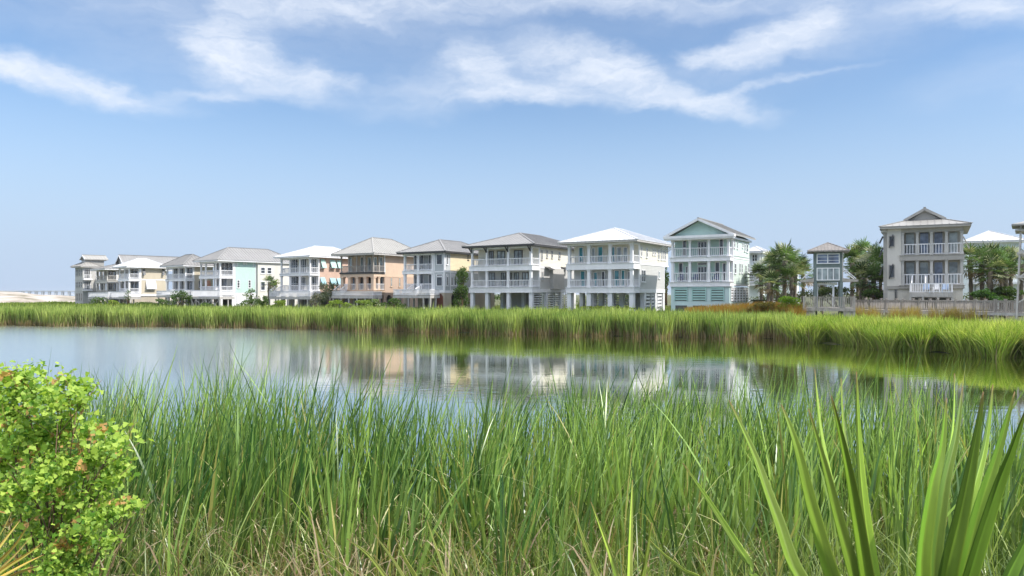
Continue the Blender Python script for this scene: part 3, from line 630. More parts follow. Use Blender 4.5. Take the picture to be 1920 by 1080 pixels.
# ---- peach house
h = House('C3', 'peach house with pale grey pyramid roof and square peach columns', 'stilt_house',
          602, 122, 32, 228, D=12.5, zs=(935, 742, 540, 346), apex=152, xp=726)
p = h.p; h.slab(0, h.W, 0, p, h.z2, .2, 'dark_trim'); h.slab(0, h.W, 0, p, h.z1, .4, 'peach')
MB().box(-.03, h.W + .03, 0, p, h.z2 - .75, h.z2 - .27).build('porch_beam', 'peach', h.o)
ux = [h.fx(v) for v in (235, 318, 408, 497, 592)]; 
for x in ux: h.column(min(max(x, .12), h.W - .12), .14, h.z2 + .003, h.ze - .02, .2, 'wood')
h.column(h.W - .12, p * .55, h.z2 + .003, h.ze - .02, .2, 'wood')
h.railing([(x, .1) for x in ux], h.z2, 1.05, 'wood'); h.railing([(h.W - .1, .2), (h.W - .1, p)], h.z2, 1.05, 'wood'); h.railing([(.1, .2), (.1, p)], h.z2, 1.05, 'wood')
for v in (243, 325, 412, 503, 588): x = h.fx(v); h.column(min(max(x, .3), h.W - .3), .32, h.z1 + .003, h.z2 - .78, .55, 'peach')
h.column(h.W - .3, p * .55, h.z1 + .003, h.z2 - .78, .4, 'peach')
h.railing([(x, .2) for x in ux], h.z1, 1.0); h.railing([(h.W - .1, .3), (h.W - .1, p)], h.z1, 1.0)
h.wallbox(0, h.W, p, h.D, h.z1 - .35, h.z2 - .5, 'peach_tan'); h.wallbox(.02, h.W - .02, p + .02, h.D - .02, h.z2 - .498, h.ze, 'peach'); h.corner(p, h.z2 - .3, h.ze)
MB().box(-.03, h.W + .04, p, h.D + .03, h.z2 - .75, h.z2 - .5).build('trim_band', 'peach', h.o)
h.hip('roof_light', 1.15, trim='wood_pale')
h.fwin([(322, 362, 372, 535), (458, 490, 372, 535), (540, 580, 372, 535), (612, 640, 372, 535), (668, 705, 372, 535)], 'white', 'glass_pale', 1, 1, name='door')
h.fwin([(350, 392, 585, 740), (452, 486, 585, 740), (545, 580, 585, 740), (615, 648, 585, 740), (680, 712, 585, 740)], 'wood', 'glass', 1, 1, name='door')
h.swin([(790, 813, 600, 705), (884, 906, 600, 710)], 'peach', 'glass_pale', 1, 2)
arch_wall(h, 'peach_tan', .0, h.D, h.W, -1.2, h.z1 - .36, [(h.alongy(h.X(a)), h.alongy(h.X(b_)), h.fz(c, h.W, 3)) for (a, b_, c) in ((624, 662, 800), (684, 720, 800), (748, 812, 796))], 'R')
arch_wall(h, 'peach_tan', .36, h.W - .36, .0, -1.2, h.z1 - .41, [(.6, 2.2, 1.6), (2.9, 4.5, 1.6), (5.0, 6.6, 1.6)])
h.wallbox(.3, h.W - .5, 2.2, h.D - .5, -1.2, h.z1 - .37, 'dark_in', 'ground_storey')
h.deck(130, 596, 762, 808, 2.4, (145, 320, 412, 505, 590), stairs=((245, 1.5),))

# ---- pink house, white roof
h = House('C2', 'pink house with bright white hip roof and mint and blue shutters', 'stilt_house',
          1450, 130, 37, 1113, D=13, zs=(822, 632, 432, 252), apex=128, p=2.0)
xs = porches(h, [h.fx(v) for v in (1120, 1217, 1328, 1440)], 'white', th1=.4, th2=.35, cw=.3)
h.column(h.W - .12, h.p - .1, h.z1, h.ze - .3, .26)
h.wallbox(0, h.W, h.p, h.D, h.z1 - .3, h.z2 - .02, 'pink'); h.wallbox(.02, h.W - .02, h.p + .02, h.D - .02, h.z2 - .018, h.ze, 'pink')
h.wallbox(0.01, h.W - .01, h.p - .05, h.p - .003, h.z1, h.ze - .3, 'white_warm', 'porch_wall')
h.hip('roof_white', .95)
h.fwin([(1232, 1312, 272, 430), (1345, 1408, 272, 430), (1455, 1520, 272, 430), (1232, 1320, 470, 630), (1345, 1402, 475, 630), (1455, 1520, 470, 630)], 'white', 'glass', 3, 2, back=h.p - .05, name='door')
h.shutter([(1563, 1612, 278, 375), (1668, 1728, 285, 375), (1745, 1790, 290, 378)], 'shutter_mint'); h.shutter([(1560, 1612, 482, 562), (1668, 1728, 488, 562), (1745, 1790, 492, 562)], 'shutter_blue')
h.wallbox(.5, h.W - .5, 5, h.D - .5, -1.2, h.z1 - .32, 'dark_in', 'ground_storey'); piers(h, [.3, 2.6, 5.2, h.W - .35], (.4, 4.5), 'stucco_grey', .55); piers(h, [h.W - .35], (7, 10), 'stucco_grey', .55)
h.deck(975, 1452, 640, 700, 2.6, (985, 1085, 1190, 1310, 1415), stairs=((1080, 1.6),))

# ---- mint house with deck on crossed braces
h = House('C2', 'pale mint house with long grey roof and a deck on crossed braces', 'stilt_house',
          432, 143.5, 40, 205, xr=845, zs=(822, 640, 458, 298), apex=142, xp=597)
xs = porches(h, [h.fx(v) for v in (215, 268, 378, 428)], 'white', th1=.6, th2=.5, cw=.3); h.column(h.W - .15, h.p - .15, h.z1, h.ze - .3, .3)
h.wallbox(0, h.W, h.p, h.D, h.z1 - .2, h.ze, 'mint'); h.wallbox(0.01, h.W - .01, h.p - .05, h.p - .003, h.z1, h.ze - .3, 'porch_and_shade_grey', 'porch_wall'); h.corner(h.p, h.z1, h.ze); h.corner(h.D - .2, h.z1, h.ze)
h.hip('roof_grey', 1.0, y1=h.D + 9)
h.fwin([(372, 422, 312, 455), (445, 583, 312, 455), (383, 422, 490, 640), (450, 515, 490, 640), (553, 586, 490, 640)], 'white', 'glass', 3, 1, back=h.p - .05, name='door')
h.swin([(627, 657, 510, 600), (752, 782, 510, 600), (697, 712, 315, 335), (724, 738, 315, 335), (613, 630, 315, 352), (806, 818, 320, 358)], 'white', 'glass', 1, 3)
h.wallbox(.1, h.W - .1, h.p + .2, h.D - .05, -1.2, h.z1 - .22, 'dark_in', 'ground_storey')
MB().box(h.W - .35, h.W - .02, h.p, h.D - .02, -1.2, h.z1 - .22).build('base_wall', 'white', h.o); h.louver('R', h.W - .0, h.p + .5, h.D - 1.2, .1, h.z1 - .7, 'white', .42, .26)
MB().box(-.05, h.W + .03, 0, .35, h.z1 - 1.1, h.z1 - .68).build('porch_beam', 'white', h.o)
piers(h, [h.W - .3], (.3,), 'white', .6); piers(h, [.3, 2.8, 5.2], (.5,), 'wood_pale', .25); piers(h, [h.W - .3], (h.p - .2,), 'white', .4)
wy0, wy1, wx = h.D + .02, h.D + 9, h.W + .5; wz = h.ze - .03
h.wallbox(h.W - 5, wx, wy0, wy1, -1.2, wz, 'white_warm', 'wing')
h.window('R', wx, wy0 + .6, wy0 + 1.6, wz - 2.2, wz - .9, nz=2); h.window('R', wx, wy0 + 2.1, wy0 + 3.1, wz - 2.2, wz - .9, nz=2); h.window('R', wx, wy0 + .6, wy0 + 1.6, wz - 5.6, wz - 3.8, nz=2); h.window('R', wx, wy0 + 2.1, wy0 + 3.1, wz - 5.6, wz - 3.8, nz=2); h.window('R', wx, wy0 + 5.6, wy0 + 6.2, wz - 1.5, wz - .9)
h.deck(105, 432, 625, 700, 3.2, (112, 162, 272, 335, 425), True, mat='wood_pale')

# ---- grey roofed beige house with side deck
h = House('C1', 'beige house with weathered grey hip roof between the mint and the cream house', 'stilt_house',
          1855, 150, 42, 1660, xr=2130, zs=(725, 598, 440, 316), apex=202, xp=1945)
xs = porches(h, [h.fx(v) for v in (1668, 1725, 1785, 1848)], 'white', th1=.4, th2=.4, cw=.28); h.column(h.W - .15, h.p - .15, h.z1, h.ze - .3, .26)
h.wallbox(0, h.W, h.p, h.D, h.z1 - .2, h.ze, 'beige'); h.hip('roof_dark', 1.0)
h.fwin([(1735, 1780, 335, 440), (1792, 1838, 335, 440), (1870, 1930, 330, 440), (1735, 1780, 455, 598), (1792, 1838, 455, 598), (1870, 1930, 455, 598)], 'white', 'glass', 2, 1, name='door')
h.shutter([(1985, 2015, 465, 530)], 'shutter_dark'); h.shutter([(2050, 2100, 460, 540)], 'shutter_red')
h.wallbox(.2, h.W - .2, 3.5, h.D, -1.2, h.z1 - .22, 'dark_in', 'ground_storey'); piers(h, [.3, 3, 6, h.W - .3], (.4, 3), 'wood_pale', .4)
h.deck(1562, 1850, 562, 606, 3.0, (1580, 1680, 1745, 1840), True, stairs=((1760, 1.5),))

# ---- cream house with bright white roof
h = House('C1', 'cream house with wide bright white roof and white louvred shutter on its long side', 'stilt_house',
          1292, 159, 42, 1185, xr=1655, zs=(692, 585, 437, 328), apex=236, xp=1405)
xs = porches(h, [h.fx(v) for v in (1190, 1240, 1285)], 'white', th1=.7, th2=.5, cw=.28); h.column(h.W - .15, h.p - .15, h.z1, h.ze - .3, .3)
h.wallbox(0, h.W, h.p, h.D, h.z1 - .2, h.ze, 'beige'); h.hip('roof_white', 1.0); h.band(h.p, h.z2 - .25, h=.22); h.band(h.p, h.z1 - .4, h=.5); h.corner(h.p, h.z1, h.ze)
h.fwin([(1200, 1225, 335, 437), (1255, 1280, 335, 437), (1312, 1385, 335, 437), (1205, 1245, 455, 585), (1262, 1282, 455, 585), (1312, 1390, 455, 585)], 'white', 'glass', 2, 1, name='door')
h.shutter([(1425, 1447, 345, 402), (1620, 1638, 345, 402)], 'shutter_dark'); h.shutter([(1458, 1556, 462, 545)], 'shutter_white')
h.wallbox(.2, h.W - .12, .6, h.D, -1.2, h.z1 - .42, 'tan_stone', 'ground_storey'); piers(h, [.3, h.W - .3], (.35,), 'wood_pale', .4)
h.deck(1080, 1290, 570, 625, 2.6, (1190, 1265), mat='wood_pale')

# ---- grey-beige gabled house
h = House('C1', 'grey beige house with steep grey gable roof, second from the left', 'stilt_house',
          1075, 165, 42, 962, D=13, zs=(705, 598, 455, 350), apex=290, xp=1178)
xs = porches(h, [h.fx(v) for v in (966, 1000, 1035, 1068)], 'beige_grey', th1=.5, th2=.6, cw=.25); h.column(h.W - .15, h.p - .15, h.z1, h.ze - .3, .26)
h.wallbox(0, h.W, h.p, h.D, h.z1 - .2, h.ze, 'beige_grey'); h.hip('roof_grey', 1.0)
gz = H + (HY - (440 + 208 / 5.3333)) * 168 / F - h.zb
h.wallbox(h.W * .45, h.W + .0, h.p + 2, h.D - .3, h.ze - .5, h.ze + 1.3, 'beige_grey', 'dormer_wall'); h.gable('roof_grey', 'beige_grey', h.W * .35, h.W * 1.0, h.p + 1.5, h.D + 6, h.ze + .9, gz, .5, name='gable_roof')
h.fwin([(975, 992, 360, 455), (1010, 1030, 360, 455), (1045, 1062, 360, 455), (1085, 1170, 352, 455), (975, 992, 480, 598), (1010, 1055, 480, 598), (1085, 1175, 480, 598)], 'beige_grey', 'glass', 2, 1, name='door')
h.wallbox(.2, h.W - .2, 2.5, h.D, -1.2, h.z1 - .22, 'dark_in', 'ground_storey'); piers(h, [.3, 3, h.W - .3], (.4,), 'wood_pale', .4)
h.deck(878, 1078, 580, 628, 2.4, (880, 970, 1070), True)

# ---- far left house
h = House('C1', 'pale beige three storey house at the left end of the row', 'stilt_house',
          828, 172, 42, 752, xr=965, zs=(702, 558, 448, 326), apex=268, p=1.0)
h.wallbox(0, h.W, 0, h.D, -1, h.ze, 'stucco_grey'); h.band(-.05, h.z2 - .1, h=.25, mat='stucco_grey'); h.band(-.05, h.z1 - .1, h=.3, mat='stucco_grey'); h.hip('roof_light', .8, trim='wood_pale')
h.wallbox(h.W * .3, h.W * .8, h.D * .3, h.D + 2, h.ze, h.za + .5, 'roof_light', 'roof_vent'); h.gable('roof_light', 'stucco_grey', h.W * .25, h.W * .85, h.D * .3, h.D + 2.5, h.za + .3, h.za + 1.3, .3, name='gable_roof')
for z0, z1 in ((h.z2 + .8, h.ze - .4), (h.z1 + .7, h.z2 - .5), (.9, h.z1 - .6), (-.6, .2)):
    for i in range(4): a = h.W * (.08 + i * .23); h.window('F', 0, a, a + h.W * .15, z0, z1, 'stucco_grey', 'glass', 1, 2)
t0, t1 = h.alongy(h.X(838)), h.alongy(h.X(902))
for z0, z1 in ((h.z2 + .1, h.ze - .3), (h.z1 + .1, h.z2 - .4)):
    h.window('R', h.W, t0, t1, z0, z1, 'white', 'glass', 3, 1, 'door'); h.railing([(h.W + .7, t0 - .2), (h.W + .7, t1 + .2)], z0, 1.0); MB().box(h.W + .075, h.W + .8, t0 - .3, t1 + .3, z0 - .25, z0 - .01).build('balcony', 'white', h.o)
h.window('R', h.W, t1 + 1.2, t1 + 1.8, h.z2 + .8, h.ze - .6); h.window('R', h.W, t1 + 1.2, t1 + 1.8, h.z1 + .8, h.z2 - .8)

# ---- grey stucco house right
h = House('C8', 'pale grey stucco house with taupe trim and gablet roof behind the boardwalk', 'stilt_house',
          781, 78, 30, 110, D=11, zs=(862, 724, 450, 208), apex=100, p=1.5)
ex = h.fx(232)
h.wallbox(0, ex, 0, 1.6, h.z1 - .1, h.ze, 'white_warm', 'wall'); h.wallbox(.01, h.W - .01, 1.5, h.D, h.z1 - .1, h.ze - .002, 'taupe', 'wall'); h.wallbox(.03, h.W - .03, .15, h.D, -1.2, h.z1 - .4, 'white_warm', 'ground_storey')
h.wallbox(-.02, h.W + .02, -.03, h.D, h.z1 - .42, h.z1 - .12, 'taupe', 'trim_band'); h.wallbox(h.W - .012, h.W + .02, 1.7, h.D - .2, h.z1 - .1, h.ze - .05, 'white_warm', 'side_wall')
h.slab(ex, h.W, 0, 1.5, h.z2, .55, 'taupe'); h.slab(ex, h.W, 0, 1.5, h.z1, .3, 'taupe')
MB().box(ex, h.W, .02, .3, h.ze - .45, h.ze - .01).build('porch_beam', 'taupe', h.o)
xs = [h.fx(v) for v in (246, 375, 500, 632, 768)]
for x in xs: h.column(x, .2, h.z1 + .003, h.z2 - .62, .26, 'stucco_grey'); h.column(x, .2, h.z2 + .003, h.ze - .455, .26, 'stucco_grey')
h.railing([(x, .12) for x in xs], h.z2, 1.15, bw=.06); h.railing([(x, .12) for x in xs], h.z1, 1.15, bw=.06)
h.fwin([(268, 355, 258, 450), (648, 738, 250, 450), (268, 355, 520, 724), (392, 478, 520, 724)], 'taupe', 'glass_pale', 1, 1, back=1.5, name='door')
h.fwin([(392, 482, 256, 450), (518, 606, 254, 450), (518, 606, 518, 724)], 'taupe', 'glass_blue', 1, 1, back=1.5, name='door'); h.fwin([(648, 738, 516, 724)], 'taupe', 'glass_pale', 1, 2, back=1.5, name='door')
h.hip('roof_light', .75, trim='taupe', za=h.fz(120, h.W / 2, h.W / 2))
gx = h.W * .5; gk = h.fz(122, h.W / 2, 2.2)
h.gable('roof_light', 'taupe', gx - 1.75 * h.W / 7.5, gx + 1.75 * h.W / 7.5, 2.0, h.D, gk - .45, h.fz(62, h.W / 2, 2), .35, name='gablet_roof', trim='taupe')
for (yt, yb) in ((285, 400), (540, 672)):  # bahama shutters seen edge-on, hinged on the left wall
    zt, zb_ = h.fz(yt, 0, 0), h.fz(yb, 0, 0); xx = h.fx(150); m_ = MB(); m_.bar((xx + .02, -.06, zt), (xx - .0, -.5, zb_), .9, .06, Vector((1, 0, 0))); 
    m_ = MB(); m_.quad((xx - .45, -.05, zt), (xx + .2, -.05, zt), (xx + .2 , -.10, zt), (xx - .45, -.10, zt))
    m_ = MB(); m_.bar((xx + .14, -.3, zt), (xx - .24, -.3, zb_), .07, .5, Vector((0, 1, 0))); m_.build('shutter', 'shutter_dark', h.o)
    h.window('F', 0, xx - .3, xx + .3, zb_ + .1, zt - .1, 'taupe')
h.window('F', .15, h.fx(172), h.fx(200), -.5, h.fz(760, 0, 0), 'taupe'); h.wallbox(-.45, -.0, 1.2, h.D - 1, -1, h.fz(262, 0, 2), 'stucco_grey', 'side_wing'); h.hip('roof_dark', .3, -.45, 1, 1.2, h.D - 1, h.fz(265, 0, 2), h.fz(215, 0, 2), name='wing_roof', seam=.8)
for (yt, yb) in ((300, 360), (400, 480), (560, 640)): m_ = MB(); m_.bar((-.5, 1.4, h.fz(yt, 0, 2)), (-.85, 1.4, h.fz(yb, 0, 2)), .12, .7, Vector((0, 1, 0))); m_.build('shutter', 'shutter_dark', h.o)
for (yt, yb) in ((300, 405),): m_ = MB(); m_.bar((h.W + .08, 3, h.fz(yt, h.W, 3)), (h.W + .62, 3, h.fz(yb, h.W, 3)), .08, .9, Vector((0, 1, 0))); m_.build('shutter', 'wood_pale', h.o)
h.wallbox(h.fx(320, -.0), h.fx(680, 0), .10, .14, -.9, h.z1 - 1.35, 'dark_in', 'opening_shade')  # dark sheet below the deck: shade of the opening put into colour
zf, a0, a1 = h.deck(305, 690, 712, 795, 2.8, (312, 425, 558, 684), mat='wood_pale', stairs=((330, 1.3),))
HG = h; HGZF = zf
# ---- house behind palms at right
h = House('C8', 'pale mint house with pinkish white hip roof behind the palms at the right', 'house', 1290, 112, 22, 825, D=12, zs=(880, 700, 560, 345), apex=248, p=.4)
h.wallbox(0, h.W, 0, h.D, -1, h.ze, 'mint_white'); h.hip('roof_white', .8)
h.fwin([(915, 960, 390, 455), (1078, 1108, 385, 455), (1130, 1160, 385, 455), (1205, 1240, 385, 455), (900, 940, 600, 690), (1000, 1040, 600, 690), (1130, 1170, 600, 690)], 'white', 'glass_pale', 1, 2, back=0)
for v in (850, 905, 1110): x = h.fx(v); h.column(x, -.3, -1, h.z1 + 1, .45)
MB().box(-.2, h.W, -1.2, -.003, h.z1 - .3, h.z1 + .0).build('balcony', 'white', h.o); h.railing([(0, -1.1), (h.W * .5, -1.1), (h.W, -1.1)], h.z1, 1.0)

# ------------------------------------------------------------------ small furniture on decks
def lounge_chair(mat, loc, rz, label):
    o = empty('patio_chair', loc, rz); tag(o, label, 'chair', 'patio chairs on the house decks')
    MB().box(-.28, .28, -.28, .25, .36, .42).build('seat', mat, o)
    m_ = MB(); 
    for i in range(4): x = -.26 + i * .14; m_.bar((x + .05, .22, .36), (x + .05, .42, 1.0), .11, .03)
    m_.build('backrest', mat, o)
    for (x, y) in ((-.3, -.27), (.3, -.27), (-.3, .27), (.3, .27)): MB().box(x - .03, x + .03, y - .03, y + .03, 0, .58 if y < 0 else .56).build('leg', mat, o)
    for x in (-.31, .31): MB().box(x - .06, x + .06, -.34, .32, .585, .62).build('armrest', mat, o)
    return o
def on_house(h, lx, ly, z): 
    v = h.o.matrix_basis @ Vector((lx, ly, z)); return v
bpy.context.view_layer.update()
for v, mt, lb in ((455, 'chair_blue', 'pale blue patio chair on the left of the grey house deck'), (545, 'white', 'white patio chair between the two blue ones on the grey house deck'), (625, 'chair_blue', 'pale blue patio chair on the right of the grey house deck')):
    lounge_chair(mt, on_house(HG, HG.fx(v, -1.5), -1.5, HGZF + .003), -R(30), lb)
for v, lb in ((250, 'navy patio chair in the left bay of the mint house lower porch'), (390, 'navy patio chair in the middle bay of the mint house lower porch'), (600, 'navy patio chair in the right bay of the mint house lower porch')):
    lounge_chair('chair_navy', on_house(MINT, MINT.fx(v, .8), .9, MINT.z1 + .003), -R(32), lb)

# ------------------------------------------------------------------ viewing tower pavilion and boardwalk
def tower():
    D0 = 76.0; sc = D0 / F
    X = lambda v: ((1480 + v / 6) - 1552.5) * sc * .92; Z = lambda v: H + (HY - (430 + v / 6)) * sc
    o = empty('viewing_tower', (*P3(1552.5, D0), 0), -R(21)); tag(o, 'square grey viewing tower with streaked tin roof and white-framed windows beside the boardwalk', 'tower')
    x0, x1 = X(277), X(600); w = x1 - x0; zt = Z(245); zl = Z(590)
    fx = lambda m_, mat, n, p=o: m_.build(n, mat, p)
    MB().box(x0, x1, 0, w, Z(592), zt).build('wall', 'wood_green', o)
    for (x, y) in ((x0 + .14, .14), (x1 - .14, .14), (x0 + .14, w - .14), (x1 - .14, w - .14)): MB().box(x - .16, x + .16, y - .17, y + .17, 1.2, zt - .02).build('post', 'wood_green', o)
    MB().box(x1 - .05, x1 + .04, -.05, .12, Z(590), zt).build('corner_board', 'wood_pale', o)
    # pyramid roof
    m_ = MB(); ov = .62; ze = Z(240); za = Z(140); a = [(x0 - ov, -ov, ze), (x1 + ov, -ov, ze), (x1 + ov, w + ov, ze), (x0 - ov, w + ov, ze)]; ap = ((x0 + x1) / 2, w / 2, za)
    for i in range(4): m_.quad(a[i], a[(i + 1) % 4], ap)
    for i in range(4): m_.quad((*a[i][:2], ze - .14), (*a[(i + 1) % 4][:2], ze - .14), a[(i + 1) % 4], a[i])
    m_.quad(*[(*q[:2], ze - .14) for q in a[::-1]])
    for i in range(4):
        p, q = Vector(a[i]), Vector(a[(i + 1) % 4]); m_.bar(p, ap, .12, .08)
        for k in range(1, 12):
            c = p.lerp(q, k / 12); t = min(k, 12 - k) / 6; e = c.lerp(Vector(ap), 0); mid = p.lerp(q, .5); top = c + (Vector(ap) - mid) * t; m_.bar(c, top, .04, .07)
    m_.build('roof', 'roof_rust', o)
    def win(z0, z1, cols, rows, gl):
        f = MB(); a0, a1 = X(306), X(566); fw = .09; d0, d1 = -.09, .0
        f.box(a0, a1, d0, d1, z1 - fw, z1).box(a0, a1, d0, d1, z0, z0 + fw).box(a0, a0 + fw, d0, d1, z0 + fw, z1 - fw).box(a1 - fw, a1, d0, d1, z0 + fw, z1 - fw)
        for c in cols: f.box(c - .045, c + .045, d0 + .01, d1, z0 + fw, z1 - fw)
        for r_ in rows: f.box(a0 + fw, a1 - fw, d0 + .03, d1, r_ - .02, r_ + .02)
        fo = f.build('window', 'white', o); MB().box(a0 + .05, a1 - .05, -.03, .01, z0 + .05, z1 - .05).build('pane', gl, fo)
    win(Z(388), Z(272), [X(432)], [Z(310), Z(350)], 'glass_blue'); win(Z(575), Z(432), [X(368), X(432), X(495)], [], 'glass_pale')
    for sgn, xa, xb in ((-1, X(115), x0 - .02), (1, x1 + .02, X(772))):   # side canopy with strut
        xi, xo = (xb, xa) if sgn < 0 else (xa, xb); m_ = MB(); n = 0
        m_.v += [(xi, -.1, Z(550)), (xo, -.1, Z(568)), (xo, w + .1, Z(568)), (xi, w + .1, Z(550)), (xi, -.1, Z(592)), (xo, -.1, Z(590)), (xo, w + .1, Z(590)), (xi, w + .1, Z(592))]
        m_.f += [(0, 1, 2, 3), (7, 6, 5, 4), (0, 4, 5, 1), (1, 5, 6, 2), (2, 6, 7, 3), (3, 7, 4, 0)]; m_.build('canopy', 'wood', o)
        for y in (.0, w): MB().bar((xi, y, Z(435)), (lerp(xi, xo, .85), y, Z(556)), .07, .08).build('strut', 'white', o)
    m_ = MB(); z = Z(625); m_.box(X(310), X(545), .6, .7, z, Z(605)); m_.box(X(310), X(545), 1.8, 1.9, z, Z(605))
    for i in range(10): x = lerp(X(312), X(530), i / 9); m_.box(x - .04, x + .04, .4, 2.1, Z(604), Z(596))
    for x in (X(312), X(498)): m_.box(x - .09, x + .09, .56, .74, 2.4, z - .002)
    m_.build('pergola', 'white', o)
    # deck with balustrade and skirt
    fx0, fx1 = X(150), X(728); zd = Z(885); zr = Z(758); dk = MB().box(fx0, fx1, -1.2, w + .6, zd - .12, zd); dk.box(fx0, fx1, -1.24, -1.205, zd - .3, zd + .02); d_o = dk.build('deck', 'wood', o)
    MB().box(fx0 + .1, X(278), -1.15, -1.1, .8, zd - .31).build('skirt', 'wood', d_o); MB().box(X(610), fx1 - .05, -1.15, -1.1, .8, zd - .31).build('skirt', 'wood', d_o)
    for x in (fx0 + .08, X(278), X(608), fx1 - .08): MB().box(x - .1, x + .1, -1.2, -1.0, .6, zr + .06).build('post', 'wood', d_o)
    pts = [fx0 + .18, X(278) - .1, X(278) + .1, X(608) - .1, X(608) + .1, fx1 - .18]
    for i in (0, 2, 4):
        r_ = MB(); r_.box(pts[i], pts[i + 1], -1.16, -1.02, zr - .06, zr); r_.box(pts[i], pts[i + 1], -1.12, -1.07, zd + .08, zd + .15)
        n = int((pts[i + 1] - pts[i]) / .16)
        for k in range(n): x = lerp(pts[i], pts[i + 1], (k + .5) / n); r_.box(x - .04, x + .04, -1.12, -1.07, zd + .155, zr - .063)
        r_.build('railing', 'wood', d_o)
    for xx in (fx0 + .08, fx1 - .08):
        r_ = MB(); r_.box(xx - .06, xx + .06, -.98, w + .5, zr - .06, zr)
        n = int((w + 1.4) / .17)
        for k in range(n): y = lerp(-.95, w + .45, (k + .5) / n); r_.box(xx - .03, xx + .03, y - .04, y + .04, zd + .05, zr - .063)
        r_.build('railing', 'wood', d_o)
def P3(px, d): return ((px - 960) / F * d, d)
tower()

bw = empty('boardwalk', (*P3(1604, 77.5), 0)); tag(bw, 'weathered grey timber boardwalk with slatted balustrade running out of the frame at the right', 'boardwalk')
A0 = Vector((0, 0, 0)); A1 = Vector((*P3(1990, 61.5), 0)) - Vector((*P3(1604, 77.5), 0)); dirv = A1.normalized(); nrm = Vector((-dirv.y, dirv.x, 0)); Lb = A1.length
zd, zr = 2.42, 3.42
dm = MB(); n = int(Lb / .15)
for i in range(n): c = dirv * ((i + .5) * Lb / n); dm.bar(c + Vector((0, 0, zd)) - nrm * .1, c + nrm * 1.9 + Vector((0, 0, zd)), .14, .04)
dm.build('deck_planks', 'wood', bw)
MB().bar(A0 + Vector((0, 0, zd - .16)) - nrm * .14, A1 + Vector((0, 0, zd - .16)) - nrm * .14, .05, .24).build('fascia_board', 'wood_pale', bw)
nb = 11
for side in (0, 1):
    off = nrm * (1.8 * side)
    for i in range(nb + 1):
        c = A0.lerp(A1, i / nb) + off; m_ = MB(); m_.bar(c + Vector((0, 0, .5)), c + Vector((0, 0, zr + .12)), .16, .16); m_.bar(c + Vector((0, 0, zr + .125)), c + Vector((0, 0, zr + .17)), .24, .24); m_.build('post', 'wood', bw)
    for i in range(nb):
        p = A0.lerp(A1, i / nb) + off + dirv * .085; q = A0.lerp(A1, (i + 1) / nb) + off - dirv * .085; r_ = MB(); u = Vector((0, 0, 1))
        r_.bar(p + u * zr, q + u * zr, .14, .05); r_.bar(p + u * (zr - .1), q + u * (zr - .1), .04, .1); r_.bar(p + u * (zd + .16), q + u * (zd + .16), .04, .1)
        n = int((q - p).length / .155)
        for k in range(n): c = p.lerp(q, (k + .5) / n) - nrm * .045; r_.bar(c + u * (zd + .06), c + u * (zr - .03), .095, .03)
        r_.build('balustrade', 'wood', bw)

# lookout tower at the right edge
lt = empty('lookout_tower', (*P3(1951, 64), 1.6), -R(35)); tag(lt, 'tall open timber lookout tower with cross braces at the right edge', 'tower')
zz = lambda py: H + (HY - py) * 64 / F - 1.6
for sx in (-1, 1):
    for sy in (-1, 1): MB().bar((sx * 1.75, sy * 1.75, -1), (sx * 1.4, sy * 1.4, zz(425)), .13).build('post', 'wood_pale', lt)
for sy in (-1, 1):
    for (za, zb) in ((zz(568), zz(520)), (zz(520), zz(475)), (zz(475), zz(432))):
        wa, wb = 1.75 - .35 * (za + 1) / 10, 1.75 - .35 * (zb + 1) / 10
        b_ = MB(); b_.bar((-wa, sy * wa, za), (wb, sy * wb, zb), .07, .1); b_.bar((wa, sy * wa + .08, za), (-wb, sy * wb + .08, zb), .07, .1); b_.bar((-wa - .1, sy * wa - .1, zb), (wa + .1, sy * wa - .1, zb), .08, .14)
        b_.bar((sy * wa, -wa, za), (sy * wb, wb, zb), .07, .1); b_.bar((sy * wa + .08, wa, za), (sy * wb + .08, -wb, zb), .07, .1); b_.build('brace', 'wood_pale', lt)
for z in (zz(520), zz(475)): MB().box(-1.5, 1.5, -1.5, 1.5, z - .05, z + .03).build('platform', 'wood_pale', lt)
def pyr(o, w, z0, z1, mat):
    m_ = MB(); a = [(-w, -w, z0), (w, -w, z0), (w, w, z0), (-w, w, z0)]
    for i in range(4): m_.quad(a[i], a[(i + 1) % 4], (0, 0, z1)); m_.quad((*a[i][:2], z0 - .15), (*a[(i + 1) % 4][:2], z0 - .15), a[(i + 1) % 4], a[i])
    m_.quad(*[(*q[:2], z0 - .15) for q in a[::-1]]); m_.build('roof', mat, o)
pyr(lt, 2.05, zz(421), zz(408), 'roof_light'); pyr(lt, 1.8, zz(431), zz(421) - .16, 'roof_light')

